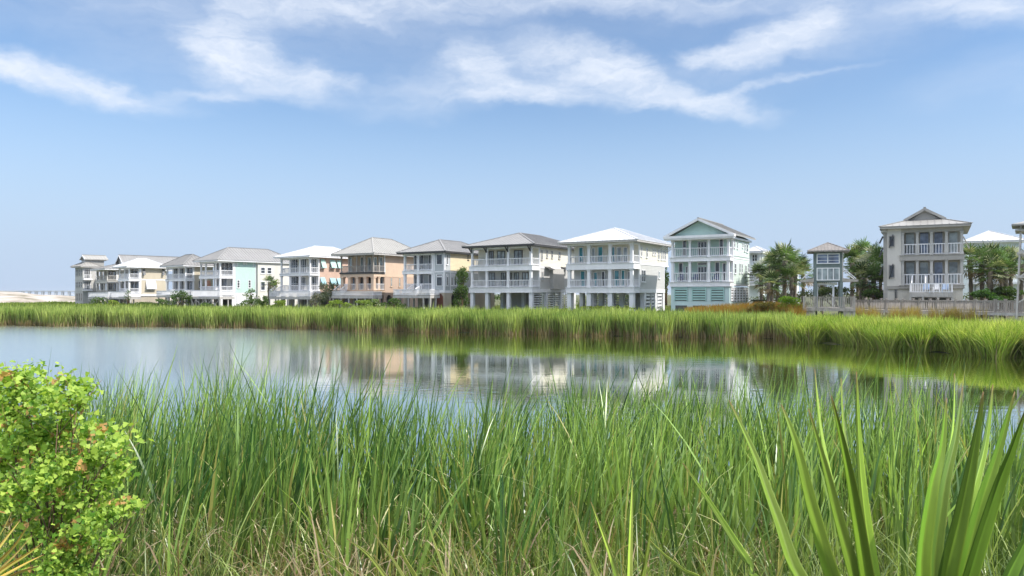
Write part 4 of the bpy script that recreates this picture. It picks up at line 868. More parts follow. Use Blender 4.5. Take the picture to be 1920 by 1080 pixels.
# ------------------------------------------------------------------ vegetation helpers
def leaf_mesh(name, pts, size, colA, colB, mat, parent, accent=None, acc_frac=0.0, long=1.7, seed=0, nrm_up=.35):
    r = np.random.default_rng(seed); n = len(pts); pts = np.asarray(pts)
    d = r.normal(size=(n, 3)); d[:, 2] += nrm_up * 1.0; d /= np.linalg.norm(d, axis=1)[:, None]
    e = np.cross(d, r.normal(size=(n, 3))); e /= np.linalg.norm(e, axis=1)[:, None]; f = np.cross(d, e)
    s = size * r.uniform(.6, 1.25, n)[:, None]
    a = pts - e * s * long / 2; b_ = pts + f * s / 2 + d * s * .12; c = pts + e * s * long / 2; g_ = pts - f * s / 2 + d * s * .12
    V = np.stack([a, b_, c, g_], 1).reshape(-1, 3); fc = np.arange(4 * n).reshape(n, 4)
    t = r.beta(1.6, 1.6, n)[:, None]; C_ = np.array(colA) * (1 - t) + np.array(colB) * t; C_ = C_ * r.uniform(.8, 1.2, n)[:, None]
    if accent is not None:
        k = r.random(n) < acc_frac; C_[k] = np.array(accent) * r.uniform(.7, 1.2, k.sum())[:, None]
    return np_mesh(name, V, fc, np.repeat(C_, 4, 0), mat, parent)
def blob_pts(blobs, n, seed, shell=.55):
    r = np.random.default_rng(seed); w = np.array([b_[3] * b_[4] * b_[5] for b_ in blobs]) ** .75; idx = r.choice(len(blobs), n, p=w / w.sum())
    B = np.array(blobs)[idx]; d = r.normal(size=(n, 3)); d /= np.linalg.norm(d, axis=1)[:, None]
    rad = (shell + (1 - shell) * r.random(n)) if shell > .3 else np.minimum(np.abs(r.normal(.55, .36, n)), 1.12 + .1 * r.random(n)) * (1 + .25 * np.sin(d[:, 0] * 7 + B[:, 0] * 3) * np.sin(d[:, 2] * 6 + B[:, 1] * 5))
    return B[:, :3] + d * B[:, 3:] * rad[:, None]
def shrub(px, ytop, wpx, ybot, depth, label, cA, cB, seed, leaf=.16, n=900, cat='shrub', name='shrub', accent=None, af=0, nb=9, group='shrubs around the houses'):
    x = (px - 960) / F * depth; zt = H + (HY - ytop) * depth / F; zb_ = H + (HY - ybot) * depth / F; w = wpx * depth / F / 2; hgt = zt - zb_
    r = random.Random(seed); o = empty(name, (x, depth, zb_)); tag(o, label, cat, group); bl = []
    for i in range(nb):
        u = r.uniform(-1, 1); v = r.random(); rr_ = r.uniform(.28, .45)
        mx_w = (1 - .45 * v * v); bl.append((u * w * .75 * mx_w, r.uniform(-.6, .6) * w, hgt * (.15 + .72 * v), w * rr_ * 1.1, w * rr_, hgt * rr_ * .55))
    bl.append((0, 0, hgt * .8, w * .35, w * .35, hgt * .2))
    leaf_mesh('foliage', blob_pts(bl, n, seed), leaf, cA, cB, 'leaf', o, accent, af, seed=seed)
    m_ = MB()
    for i in range(5):
        b_ = bl[i]; m_.tube([(r.uniform(-.2, .2) * w, 0, -.6), (b_[0] * .4, b_[1] * .4, b_[2] * .5), b_[:3]], [.09, .06, .025], 5)
    m_.build('stem', 'bark_brown', o, True); return o
G1, G2 = (.035, .075, .018), (.10, .17, .035)       # dark evergreen
Y1, Y2 = (.12, .20, .025), (.26, .34, .06)          # yellow-green
GG1, GG2 = (.07, .095, .06), (.16, .19, .13)        # grey-green
shrub(195, 557, 46, 576, 158, 'dark green shrub under the deck of the second house from the left', G1, Y1, 1)
shrub(212, 563, 34, 577, 140, 'bright yellow green shrub standing in the marsh below the white roofed cream house', Y1, Y2, 2, accent=(.45, .45, .1), af=.1)
shrub(262, 566, 62, 577, 150, 'low olive shrub along the tan base of the cream house', G1, Y1, 3)
shrub(240, 541, 18, 566, 152, 'thin sapling with sparse dark leaves against the cream house porch', G1, G2, 4, n=160, nb=5, cat='sapling', name='sapling')
shrub(300, 560, 40, 577, 145, 'dark shrub between the cream house and the deck with the stair', G1, G2, 5)
shrub(340, 543, 44, 578, 138, 'dense dark green bush in front of the deck beside the mint house', G1, G2, 6, n=1300)
shrub(385, 568, 40, 579, 130, 'low green shrub under the crossed timber braces', G1, G2, 61, n=500)
shrub(472, 541, 30, 562, 134, 'sparse leafy shrub against the louvred base of the mint house', G2, Y1, 7, n=350)
shrub(478, 560, 64, 579, 130, 'wide dark green bush at the corner of the mint house', G1, G2, 8, n=1200)
shrub(497, 553, 26, 579, 127, 'upright dark green bush left of the pink house deck', G1, G2, 9)
shrub(522, 563, 44, 579, 124, 'yellow green leafy bush under the pink house deck', Y1, Y2, 10)
shrub(515, 524, 26, 552, 142, 'small round green tree behind the pink house deck stair', G2, Y2, 11, n=500, cat='tree', name='small_tree')
shrub(618, 528, 44, 578, 125, 'grey green bushy tree between the pink and the peach house', GG1, GG2, 12, n=1500, cat='tree', name='small_tree')
shrub(592, 548, 30, 578, 122, 'grey leafless looking bush at the right end of the pink house deck', GG1, (.25, .24, .2), 13, n=600)
shrub(634, 562, 46, 579, 115, 'yellow green bush under the left end of the peach house deck', Y1, Y2, 14)
shrub(676, 563, 60, 579, 115, 'olive green bush under the middle of the peach house deck', G2, Y2, 15)
shrub(706, 561, 40, 579, 114, 'pale flowering bush at the right end of the peach house deck', G2, Y1, 16, accent=(.5, .5, .42), af=.18)
shrub(738, 559, 44, 579, 113, 'dark green bush between the peach and the yellow house', G1, G2, 17)
shrub(869, 498, 34, 545, 107, 'tall wispy evergreen tree left of the white house with the black windows', G1, G2, 18, n=1300, nb=14, cat='tree', name='evergreen_tree', leaf=.14)
shrub(866, 535, 40, 581, 105, 'broad dark green bush at the foot of the wispy evergreen', G1, G2, 19, n=1800)
shrub(1249, 498, 16, 565, 112, 'dark narrow tree in the gap right of the house with teal curtains', G1, G2, 20, n=900, cat='tree', name='evergreen_tree')
shrub(960, 548, 190, 580, 128, 'added dark hedge standing for the shade between the piers of the white house with black windows', G1, G2, 41, n=2600, nb=22)  # hedge added to stand for the dark shade beneath the house
shrub(1150, 546, 190, 578, 120, 'added dark hedge standing for the shade between the piers of the teal curtain house', G1, G2, 42, n=2600, nb=22)  # second added hedge, darkening the open space behind the piers
shrub(1470, 548, 120, 574, 101, 'tall dark thicket behind the trunks of the left palms', (.06, .08, .04), (.14, .17, .08), 43, n=1500, nb=18)
shrub(1622, 546, 110, 572, 101, 'tall dark thicket behind the palms right of the viewing tower', (.06, .08, .04), (.14, .17, .08), 44, n=1800, nb=18)
shrub(1860, 546, 110, 566, 98, 'tall dark thicket behind the trunks of the right palms', (.06, .08, .04), (.14, .17, .08), 45, n=1600, nb=18)
shrub(1140, 574, 150, 583, 92, 'low golden green shrubs at the feet of the teal curtain house', (.12, .12, .03), Y1, 21, n=1000)
shrub(1477, 555, 52, 584, 80, 'bright lime green bush left of the viewing tower deck', (.12, .24, .015), (.26, .40, .03), 22, n=2600, leaf=.10)
shrub(1425, 567, 60, 584, 80, 'olive and orange bush beside the lime green bush', (.13, .13, .03), (.24, .19, .04), 23, n=1400, leaf=.11)
shrub(1560, 538, 130, 572, 92, 'dark undergrowth behind the open base of the viewing tower', G1, (.08, .09, .05), 24, n=2200)
shrub(1880, 538, 74, 566, 84, 'dark green rounded bush between the palms and the lookout tower', G1, G2, 25, n=2400)
shrub(1848, 541, 44, 566, 82, 'mid green bush at the foot of the right palms', (.04, .10, .03), (.08, .17, .04), 26, n=1500)
shrub(1640, 540, 60, 570, 86, 'dark shade bush under the palms right of the viewing tower', G1, G2, 27, n=1500)

# sabal palms
def palm_meshes(seed):
    r = np.random.default_rng(seed); V = []; Fc = []; C_ = []
    nf = 32
    for i in range(nf):
        az_ = r.uniform(0, 2 * math.pi); el_ = math.radians(r.choice([75, 50, 30, 8, -15, -35], p=[.12, .2, .24, .2, .15, .09]) + r.uniform(-10, 10)); dead = el_ < math.radians(-28)
        L = r.uniform(.8, 1.15); dirn = np.array([math.cos(az_) * math.cos(el_), math.sin(az_) * math.cos(el_), math.sin(el_)])
        side = np.array([-math.sin(az_), math.cos(az_), 0]); up = np.cross(dirn, side) * -1
        hub = dirn * L + np.array([0, 0, -.12 * (1 - math.sin(el_))]); n0 = len(V)
        c = np.array([.07, .12, .04]) * r.uniform(.45, 1.8) if not dead else np.array([.22, .17, .10])
        if r.random() < .15 and not dead: c = np.array([.30, .32, .20])  # some fronds pale: glints put into the frond colour
        V += [np.zeros(3) + side * .02, np.zeros(3) - side * .02, hub - side * .02, hub + side * .02]; Fc.append((n0, n0 + 1, n0 + 2, n0 + 3)); C_ += [c * 1.3] * 4
        nl = 13
        for k in range(nl):
            th_ = math.radians(lerp(-105, 105, k / (nl - 1))) + r.uniform(-.06, .06); ll = 1.15 * (1 - .25 * abs(th_) / 1.83) * r.uniform(.85, 1.1)
            dl = dirn * math.cos(th_) + side * math.sin(th_); w = np.cross(dl, up) * .058; mid = hub + dl * ll * .55 + up * .06; tip = hub + dl * ll + np.array([0, 0, -.20 * r.uniform(.3, 1.3)])
            n0 = len(V); V += [hub + w * .3, mid + w, tip, mid - w]; Fc.append((n0, n0 + 1, n0 + 2, n0 + 3)); cc = c * r.uniform(.75, 1.3); C_ += [cc, cc, cc * 1.15, cc]
    return np.array(V), np.array(Fc), np.array(C_)
PM = []
for sdd in (3, 4, 5):
    V, Fc, C_ = palm_meshes(sdd); o = np_mesh('crown', V, Fc, C_, 'frond'); PM.append(o.data); bpy.data.objects.remove(o)
def palm(px, ytop, depth, label, scale=1.0, lean=0.0, seed=0, zground=1.5, group='cabbage palms behind the marsh'):
    r = random.Random(seed); x = (px - 960) / F * depth; scale *= 1.22; ztop = H + (HY - ytop) * depth / F - 1.25 * scale; hgt = ztop - zground
    o = empty('palm_tree', (x, depth, zground), r.uniform(0, 6)); tag(o, label, 'palm tree', group)
    ns = 12; pts = [(lean * (i / ns) ** 2, 0, -.4 + (hgt + .45) * i / ns) for i in range(ns + 1)]
    rad = [.72 * (.26 - .06 * i / ns + (.05 if i % 2 else 0) + (.08 if i > ns - 4 else 0)) * scale for i in range(ns + 1)]
    MB().tube(pts, rad, 9).build('trunk', 'bark', o)
    c = bpy.data.objects.new('crown', PM[seed % 3]); col.objects.link(c); c.parent = o; c.location = (lean, 0, hgt); c.scale = (scale,) * 3; c.rotation_euler = (0, 0, r.uniform(0, 6)); return o
PL = [(1428, 497, 96, .95, 'leftmost palm, short, beside the small white house'), (1447, 478, 94, 1.0, 'palm second from the left, in front of the small white house'), (1470, 463, 92, 1.15, 'tallest palm of the left clump, between the mint house and the viewing tower'),
      (1490, 480, 95, 1.05, 'full crowned palm just right of the tallest one left of the viewing tower'), (1506, 494, 97, .95, 'lower palm close to the left canopy of the viewing tower'), (1440, 512, 88, .8, 'small low palm at the front of the left clump'), (1458, 492, 99, 1.0, 'palm behind the gap between the second and the tallest palm'), (1484, 500, 90, .9, 'low palm in front of the full crowned one in the left clump'),
      (1597, 470, 96, 1.05, 'palm just right of the viewing tower roof'), (1622, 457, 97, 1.15, 'tall palm midway between the viewing tower and the grey stucco house'), (1636, 470, 90, 1.2, 'big drooping palm in front of the grey stucco house left wall'), (1612, 500, 88, .9, 'lower palm behind the right canopy of the viewing tower'), (1608, 480, 99, 1.0, 'palm filling the gap between the two right of the viewing tower'), (1640, 500, 87, .95, 'low broad palm below the big drooping one'), (1652, 480, 94, 1.0, 'palm touching the left edge of the grey stucco house'),
      (1822, 464, 88, 1.0, 'palm just right of the grey stucco house balconies'), (1842, 472, 86, 1.0, 'second palm right of the grey stucco house, thick crown'), (1860, 464, 90, 1.1, 'middle palm in front of the pale mint house'), (1878, 474, 86, 1.0, 'palm below the windows of the pale mint house'), (1895, 470, 91, 1.05, 'palm just left of the lookout tower legs'), (1851, 486, 84, .9, 'lower palm in front of the second and middle right palms'), (1886, 488, 84, .9, 'low palm in front of the ones left of the lookout tower'), (1914, 472, 88, 1.0, 'palm seen through the lookout tower legs')]
for i, (px, yt, dp, sc_p, lb) in enumerate(PL): palm(px, yt, dp, lb, sc_p, random.uniform(-.4, .4), i)
palm(503, 519, 133, 'small single palm in front of the white wing of the mint house', .62, .1, 31, group='cabbage palms behind the marsh')
palm(1541, 505, 102, 'palm seen through the open base of the viewing tower', .9, 0, 33)
# drooping date palm by the small white house
dp = empty('date_palm', (*P3(1424, 92), 1.9)); tag(dp, 'low palm with dark arching feather fronds by the mint house', 'palm tree')
m_ = MB(); m_.tube([(0, 0, -.4), (0, 0, 1.2)], [.2, .16], 8); m_.build('trunk', 'bark', dp)
V = []; Fc = []; C_ = []; r = np.random.default_rng(5)
for i in range(18):
    az_ = r.uniform(0, 6.28); L = r.uniform(1.6, 2.3); prev = None
    for k in range(15):
        t = k / 14; pos = np.array([math.cos(az_) * L * t, math.sin(az_) * L * t, 1.2 + 1.7 * t - 2.7 * t * t])
        if prev is not None:
            for sg in (-1, 1):
                sd_ = np.array([-math.sin(az_) * sg, math.cos(az_) * sg, -.6]) * .32 * (1 - .6 * t); n0 = len(V); V += [prev, pos, pos + sd_, pos + sd_ * .9 - np.array([0, 0, .04])]; Fc.append((n0, n0 + 1, n0 + 2, n0 + 3)); C_ += [np.array([.03, .045, .03]) * r.uniform(.7, 1.3)] * 4
        prev = pos
np_mesh('crown', np.array(V), np.array(Fc), np.array(C_), 'frond', dp)

# ------------------------------------------------------------------ blades
def blades(name, base, h, w, lean, laz, bend, segs, cbase, ctip, mat, fold=0.0, tpow=2.0, droop=None, parent=None):
    """base (n,3), h/w/lean/laz/bend (n,), colours (n,3)"""
    n = len(base); T = np.linspace(0, 1, segs + 1); r = rng
    ld = np.stack([np.cos(laz), np.sin(laz), np.zeros(n)], 1)
    face = r.uniform(0, 2 * np.pi, n); wd = np.stack([np.cos(face), np.sin(face), np.zeros(n)], 1)
    V = np.zeros((n, segs + 1, 2, 3)); C_ = np.zeros((n, segs + 1, 2, 3))
    for j, t in enumerate(T):
        off = (lean * t + bend * t ** tpow); z = t * np.sqrt(np.clip(1 - (off / max(t, 1e-6)) ** 2 * .8, .05, 1)) if t > 0 else np.zeros(n)
        if droop is not None: z = z - droop * t ** 5
        c = base + ld * (off * h)[:, None]; c = c.copy(); c[:, 2] += z * h
        ww = w * (1 - t ** 3.2) * .5 * (.75 + .25 * min(1, t * 4)) + .0006
        V[:, j, 0] = c - wd * ww[:, None]; V[:, j, 1] = c + wd * ww[:, None]
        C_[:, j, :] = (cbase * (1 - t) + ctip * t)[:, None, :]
    idx = np.arange(n)[:, None] * (segs + 1) * 2 + np.arange(segs)[None, :] * 2
    fc = np.stack([idx, idx + 1, idx + 3, idx + 2], -1).reshape(-1, 4)
    return np_mesh(name, V.reshape(-1, 3), fc, C_.reshape(-1, 3), mat, parent)
def mixc(a, b_, t): return np.array(a) * (1 - t)[:, None] + np.array(b_) * t[:, None]

# --- far reed beds: scatter in the polar wedge seen across the pond
def scatter(n, pxa, pxb, test):
    out = []
    while sum(len(o) for o in out) < n:
        px = rng.uniform(pxa, pxb, n * 2); s0 = rng.random(n * 2); k = (px - 960) / F
        dn = 4 * F / (np.interp(px, [-60, 0, 200, 480, 640, 960, 1200, 1470, 1484, 1560, 1640, 1760, 1850, 1920, 2000], [609.5, 610.5, 611.5, 615, 619, 626, 631.5, 636, 640, 645, 653, 662, 668, 671, 680]) - HY)
        y = dn + test(s0, px); x = k * y; out.append(np.stack([x, y, s0, px], 1))
    return np.concatenate(out)[:n]
def far_reeds(name, n, a, b_, depthf, hmin, hmax, w, cb, ct, ct2, dead=.12, lab='', tip=None, loose=1.0):
    S = scatter(n, a, b_, depthf); x, y = S[:, 0], S[:, 1]
    if name != 'meadow_grass': clump = .5 + .5 * wob(x * 1.3, y * 1.3, 1.6)
    else: clump = .5 + .5 * wob(x, y, .6)
    z = np.maximum(ground_h(x, y), -.25) - .05; hh_ = rng.uniform(hmin, hmax, n) * (.93 + .12 * clump)
    if tip: hh_ = np.maximum(.5, np.minimum(hh_, tip - .22 * np.clip((S[:, 3] - 1150) / 200, 0, 1) * (S[:, 3] < 1480) + .28 * rng.normal(0, 1, n) + .42 * (clump - .5) - z))
    t = np.clip(clump * .7 + rng.normal(0, .28, n), 0, 1); C1 = mixc(ct, ct2, t) * rng.uniform(.55, 1.35, n)[:, None]; C0 = np.array(cb) * rng.uniform(.6, 1.3, n)[:, None] * .5 + C1 * .5  # green and tan mix; sunlit tips also put into the tip colour
    dd = rng.random(n) < dead; C1[dd] = np.array((.26, .22, .12)) * rng.uniform(.7, 1.1, dd.sum())[:, None]; C0[dd] = C1[dd]; hh_[dd] *= .8
    o = blades(name, np.stack([x, y, z], 1), hh_, np.full(n, w) * rng.uniform(.7, 1.3, n), rng.uniform(0, .12 * loose, n), rng.uniform(0, 6.28, n), rng.uniform(0, .15 * loose, n), 3 if loose == 1 else 4, C0, C1, 'reed_far'); tag(o, lab, 'grass', kind='stuff'); return o
far_reeds('cattail_bed', 62000, -40, 1486, lambda s, px: s ** 1.7 * 17 - .6 + .8 * np.sin(px * .045) + .5 * np.sin(px * .11), 2.25, 2.75, .085, (.26, .24, .09), (.11, .20, .035), (.50, .58, .19), .07, 'long bed of green cattails along the far shore in front of the houses', 2.2)
far_reeds('cattail_thatch', 9000, -40, 1486, lambda s, px: s * 1.6 - 1.0 + .8 * np.sin(px * .045) + .5 * np.sin(px * .11), .35, 1.15, .09, (.20, .15, .08), (.20, .15, .07), (.28, .22, .12), .5, 'tan dead stalks along the water line of the far cattail bed')
far_reeds('meadow_grass', 45000, -60, 1500, lambda s, px: 13 + s ** 1.2 * 75, .35, .75, .12, (.10, .10, .04), (.11, .15, .035), (.20, .24, .06), .12, 'rough green meadow grass between the cattails and the houses')
far_reeds('bright_reed_bed', 42000, 1476, 1990, lambda s, px: s ** 1.4 * (11 - (px - 1476) * .006) - .5 + .9 * np.sin(px * .033) + .4 * np.sin(px * .09), 1.9, 2.5, .06, (.18, .18, .06), (.15, .27, .025), (.62, .65, .20), .08, 'bright yellow green reeds on the near right shore below the boardwalk', 1.95, 2.8)
# low coastal scrub at the far left
S = scatter(16000, -60, 330, lambda s, px: 52 + s * 75); x, y = S[:, 0], S[:, 1]; n = len(x); C1 = mixc((.10, .17, .03), (.24, .30, .06), rng.random(n))
o = blades('dune_grass', np.stack([x, y, ground_h(x, y)], 1), rng.uniform(.6, 1.15, n) * (.8 + .3 * wob(x, y, .5)), np.full(n, .22), rng.uniform(0, .2, n), rng.uniform(0, 6.28, n), rng.uniform(0, .3, n), 3, C1 * .9, C1, 'reed_far'); tag(o, 'green dune grass behind the cattails at the far left', 'grass', kind='stuff')
# orange sedge
S = scatter(9000, 1285, 1510, lambda s, px: 12 + s * 11); x, y = S[:, 0], S[:, 1]; n = len(x)
C1 = mixc((.32, .15, .03), (.30, .24, .06), rng.random(n)); hs = np.interp(S[:, 3], [1285, 1340, 1440, 1510], [1.15, 1.5, 1.85, 1.7]) * rng.uniform(.8, 1.15, n) * (.7 + .3 * (wob(x, y, 2.2) > -.3))
o = blades('orange_sedge', np.stack([x, y, ground_h(x, y)], 1), hs, np.full(n, .05), rng.uniform(0, .15, n), rng.uniform(0, 6.28, n), rng.uniform(0, .2, n), 3, C1 * .8, C1, 'reed_far'); tag(o, 'rusty orange sedge in front of the mint house and left of the viewing tower', 'grass', kind='stuff')
# rusty seed heads against the boardwalk
n = 8000; tt = rng.random(n) ** .9; cl = (np.sin(tt * 19) + np.sin(tt * 43 + 1) + rng.normal(0, 1.1, n)) > .3; px = 1600 + tt * 250; dd = np.interp(px, [1600, 1990], [76.6, 61.0]) - rng.uniform(.3, 2.2, n)
x = (px - 960) / F * dd; keep = cl; x, y = x[keep], dd[keep]; n = len(x); C1 = mixc((.34, .22, .07), (.44, .38, .12), rng.random(n))
o = blades('golden_grass', np.stack([x, y, ground_h(x, y)], 1), rng.uniform(.7, 1.8, n), np.full(n, .024), rng.uniform(0, .12, n), rng.uniform(0, 6.28, n), rng.uniform(0, .15, n), 3, C1 * .8, C1, 'reed_far'); tag(o, 'wispy golden grass standing in front of the boardwalk balustrade', 'grass', kind='stuff')

# --- near cattails
def near_pts(dens, ya, yb, marg=.76):
    A_ = 0.5 * (yb * yb - ya * ya) * 2 * marg; n = int(A_ * dens); y = np.sqrt(rng.uniform(ya * ya, yb * yb, n)); x = rng.uniform(-marg, marg, n) * y; return x, y
x, y = near_pts(12, 5.2, 17.9)
far_lim = 16.6 + 1.2 * np.sin(x * .55 + .6) + .8 * np.sin(x * 1.7)
pxx = x / y * F + 960
far_lim = np.where(pxx > 1800, 11.8, far_lim); far_lim = np.where((pxx > 1620) & (pxx < 1800), 17.4, far_lim); far_lim = np.where(pxx < 170, 12.5, far_lim)
cl = wob(x * 2.1 + 3, y * 2.1, 1.0)
keep = (y < far_lim) & (cl + rng.normal(0, .35, len(x)) > -.55) & (rng.random(len(x)) < np.clip((y - 4.6) / 3.2, .10, 1))
hole = ((pxx > 300) & (pxx < 350) & (y > 11.5)) | ((pxx > 960) & (pxx < 1010) & (y > 13.8))
keep &= ~hole; keep &= (y < 12.3) | ((rng.random(len(x)) < .68) & (wob(x * 2.6 + 1, y * 2.3, 1.3) > -.42))
x, y = x[keep], y[keep]; npl = len(x)
nb_ = 6; bx_ = np.repeat(x, nb_) + rng.normal(0, .035, npl * nb_); by_ = np.repeat(y, nb_) + rng.normal(0, .035, npl * nb_); n = len(bx_)
ph = np.repeat((rng.uniform(2.35, 3.35, npl) + np.where(y > 11, .22, 0) + .28 * wob(x * 1.5, y * 1.5, 1.4)) * np.interp(y, [5, 8, 12, 17], [.50, .68, .90, 1.0]), nb_) * rng.uniform(.68, 1.08, n)
tipy = np.interp(bx_ / by_ * F + 960, [0, 170, 300, 420, 620, 720, 820, 960, 1040, 1150, 1260, 1400, 1560, 1700, 1850, 1920], [735, 725, 700, 682, 678, 690, 715, 738, 742, 706, 735, 722, 705, 692, 715, 760])
tipy = tipy - 38 + 20 * np.sin(bx_ * 4.1) + 10 * np.sin(bx_ * 9.7 + by_)
cap = (H - (tipy - HY) / F * np.maximum(by_, 12.5) - np.maximum(ground_h(bx_, by_), -.45)) * np.exp(rng.normal(-.09, .13, n)); ph = np.where(rng.random(n) < .98, np.minimum(ph, cap), ph)
laz = rng.uniform(0, 6.28, n); lean = np.abs(rng.normal(.05, .12, n)); bend = np.abs(rng.normal(0, .14, n))
wind = rng.random(n) < .5; laz = np.where(wind, rng.normal(0.2, .7, n), laz)
z = np.maximum(ground_h(bx_, by_), -.45)
tcol = np.clip(rng.beta(1.5, 1.8, n) * .8 + .2 * np.repeat(wob(x, y, 1.7), nb_), 0, 1)
C1 = mixc((.022, .09, .02), (.50, .70, .17), tcol ** 1.4) * rng.uniform(.7, 1.3, n)[:, None]; C0 = C1 * .6 + np.array((.03, .025, .006))  # wide tone range and darker roots put highlights and deep shade into colour
yel = rng.random(n) < .045; C1[yel] = np.array((.40, .38, .13)) * rng.uniform(.7, 1.1, yel.sum())[:, None]; C0[yel] = C1[yel]
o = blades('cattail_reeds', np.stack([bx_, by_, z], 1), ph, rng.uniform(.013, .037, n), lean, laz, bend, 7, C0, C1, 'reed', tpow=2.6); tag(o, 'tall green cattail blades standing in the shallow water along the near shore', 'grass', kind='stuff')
# finer sedge and dry thatch below
x, y = near_pts(150, 4.2, 12.8, .78); keep = (wob(x * 3, y * 3) + rng.normal(0, .5, len(x)) > -.4); x, y = x[keep], y[keep]; n = len(x)
C1 = mixc((.06, .12, .025), (.36, .44, .12), rng.random(n) ** 1.2); C0 = C1 * .7 + .02
o = blades('sedge_grass', np.stack([x, y, ground_h(x, y) - .02], 1), rng.uniform(.35, 1.15, n), rng.uniform(.004, .010, n), np.abs(rng.normal(.12, .15, n)), rng.uniform(0, 6.28, n), np.abs(rng.normal(.1, .3, n)), 5, C0, C1, 'reed', tpow=2.2, droop=np.abs(rng.normal(0, .12, n))); tag(o, 'fine green sedge growing low between the near cattails', 'grass', kind='stuff')
x, y = near_pts(95, 4.2, 12.9, .78); dk_ = wob(x * 1.6 + 9, y * 1.9) + rng.normal(0, .4, len(x)) + np.where(np.abs(x / y) < .36, .45, -.45) > .1; x, y = x[dk_], y[dk_]; n = len(x)
C1 = mixc((.18, .12, .06), (.58, .47, .29), rng.beta(1.3, 1.6, n))
o = blades('dry_thatch', np.stack([x, y, ground_h(x, y) + rng.uniform(0, .25, n)], 1), rng.uniform(.25, 1.0, n), rng.uniform(.006, .018, n), rng.uniform(.05, .8, n), rng.uniform(0, 6.28, n), rng.uniform(0, .5, n), 5, C1 * .8, C1, 'reed', tpow=2.0, droop=rng.uniform(0, .5, n)); tag(o, 'tangle of dead tan cattail leaves lying among the near green blades', 'grass', kind='stuff')
# long pale arching blades lying across the reeds
n = 420; x, y = near_pts(3, 5.5, 13.5); x, y = x[:n], y[:n]; n = len(x)
C1 = mixc((.30, .44, .12), (.64, .58, .30), rng.random(n))
o = blades('arching_blades', np.stack([x, y, ground_h(x, y)], 1), rng.uniform(1.1, 1.9, n), rng.uniform(.007, .014, n), rng.uniform(.1, .45, n), rng.uniform(0, 6.28, n), rng.uniform(.1, .5, n), 9, C1 * .9, C1, 'reed', tpow=2.0, droop=rng.uniform(.0, .35, n)); tag(o, 'pale arching cattail leaves bent over the near reed bed', 'grass', kind='stuff')

# ------------------------------------------------------------------ palmetto fronds in front
def strip_leaf(ctrl, w0, parent, cA, cB, seed, fold=.35, name='leaf'):
    """ctrl: list of Vector from base to tip; folded sword-like leaf"""
    r = random.Random(seed); n = 22; pts = []
    P_ = [Vector(c) for c in ctrl]
    def cr(t):
        m_ = len(P_) - 1; u = t * m_; i = min(int(u), m_ - 1); f = u - i
        p0, p1, p2, p3 = P_[max(i - 1, 0)], P_[i], P_[i + 1], P_[min(i + 2, m_)]
        return .5 * ((2 * p1) + (p2 - p0) * f + (2 * p0 - 5 * p1 + 4 * p2 - p3) * f * f + (3 * p1 - p0 - 3 * p2 + p3) * f ** 3)
    V = []; C_ = []; view = Vector((r.uniform(-.35, .35), -1, r.uniform(-.1, .3))).normalized()
    for j in range(n + 1):
        t = j / n; p = cr(t); d = (cr(min(t + .01, 1)) - cr(max(t - .01, 0))).normalized(); sd_ = d.cross(view).normalized(); nn = sd_.cross(d)
        ww = w0 / 2 * (1 - t ** 1.8) * (1.0 if t < .95 else 1) + .0006
        for q, off in [(u / 5, -fold * abs(u / 5)) for u in range(-5, 6)]:
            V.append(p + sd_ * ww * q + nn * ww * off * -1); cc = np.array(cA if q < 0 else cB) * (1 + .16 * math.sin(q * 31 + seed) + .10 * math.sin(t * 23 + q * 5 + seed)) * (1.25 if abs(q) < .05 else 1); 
            if t > .88: cc = cc * (1 - (t - .88) / .12) + np.array((.22, .13, .06)) * (t - .88) / .12
            C_.append(cc)
    fc = []
    for j in range(n):
        for k in range(10): a = j * 11 + k; fc.append((a, a + 1, a + 12, a + 11))
    o = np_mesh(name, np.array([tuple(v) for v in V]), np.array(fc), np.array(C_), 'frond', parent); 
    o.data.polygons.foreach_set('use_smooth', [True] * len(fc))
    md = o.modifiers.new('thickness', 'SOLIDIFY'); md.thickness = .0012
    return o
def frond(label, base, leaves, depth, cA, cB, group='palmetto fronds in the foreground'):
    bp_ = px3(base[0], depth * 1.02, base[1]); o = empty('palmetto_frond', bp_); tag(o, label, 'palmetto', group)
    MB().tube([(0, 0, 0), (.01, .03, -.35), (0, .08, -.9)], [.012, .014, .02], 6).build('stalk', 'frond_stalk', o)
    for i, (pts, wpx, dt) in enumerate(leaves):
        ctrl = [Vector((0, 0, 0))]; m_ = len(pts)
        for j, q in enumerate(reversed(pts)):
            dd = depth * (1.0 + dt * (j + 1) / m_); ctrl.append(px3(q[0], dd, q[1]) - bp_)
        s = random.Random(i * 7 + int(base[0])); a = np.array(cA) * s.uniform(.75, 1.25); b_ = np.array(cB) * s.uniform(.75, 1.25)
        if s.random() < .3: a = a * 1.35
        a, b_ = (a * .72, b_ * 1.1) if s.random() < .6 else (a * 1.2, b_ * .7)  # light and shade of the V fold put into the two halves
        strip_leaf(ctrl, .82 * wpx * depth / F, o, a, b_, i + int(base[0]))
m, t, b = new_mat('frond_stalk_green'); b.inputs['Base Color'].default_value = (.12, .2, .04, 1); M['frond_stalk'] = m
L1 = [([(1280, 868), (1333, 945), (1398, 1047), (1432, 1100)], 27, .25), ([(1367, 750), (1414, 852), (1455, 966), (1510, 1100)], 42, .2), ([(1465, 758), (1492, 831), (1524, 958), (1568, 1100)], 42, .1),
      ([(1516, 766), (1545, 868), (1573, 978), (1608, 1100)], 36, .05), ([(1559, 742), (1585, 852), (1606, 966), (1628, 1100)], 36, -.05), ([(1606, 697), (1610, 819), (1618, 933), (1640, 1100)], 32, .1),
      ([(1528, 693), (1538, 800), (1562, 920), (1600, 1060)], 20, .3), ([(1577, 709), (1582, 803), (1596, 900), (1618, 1060)], 20, .3)]
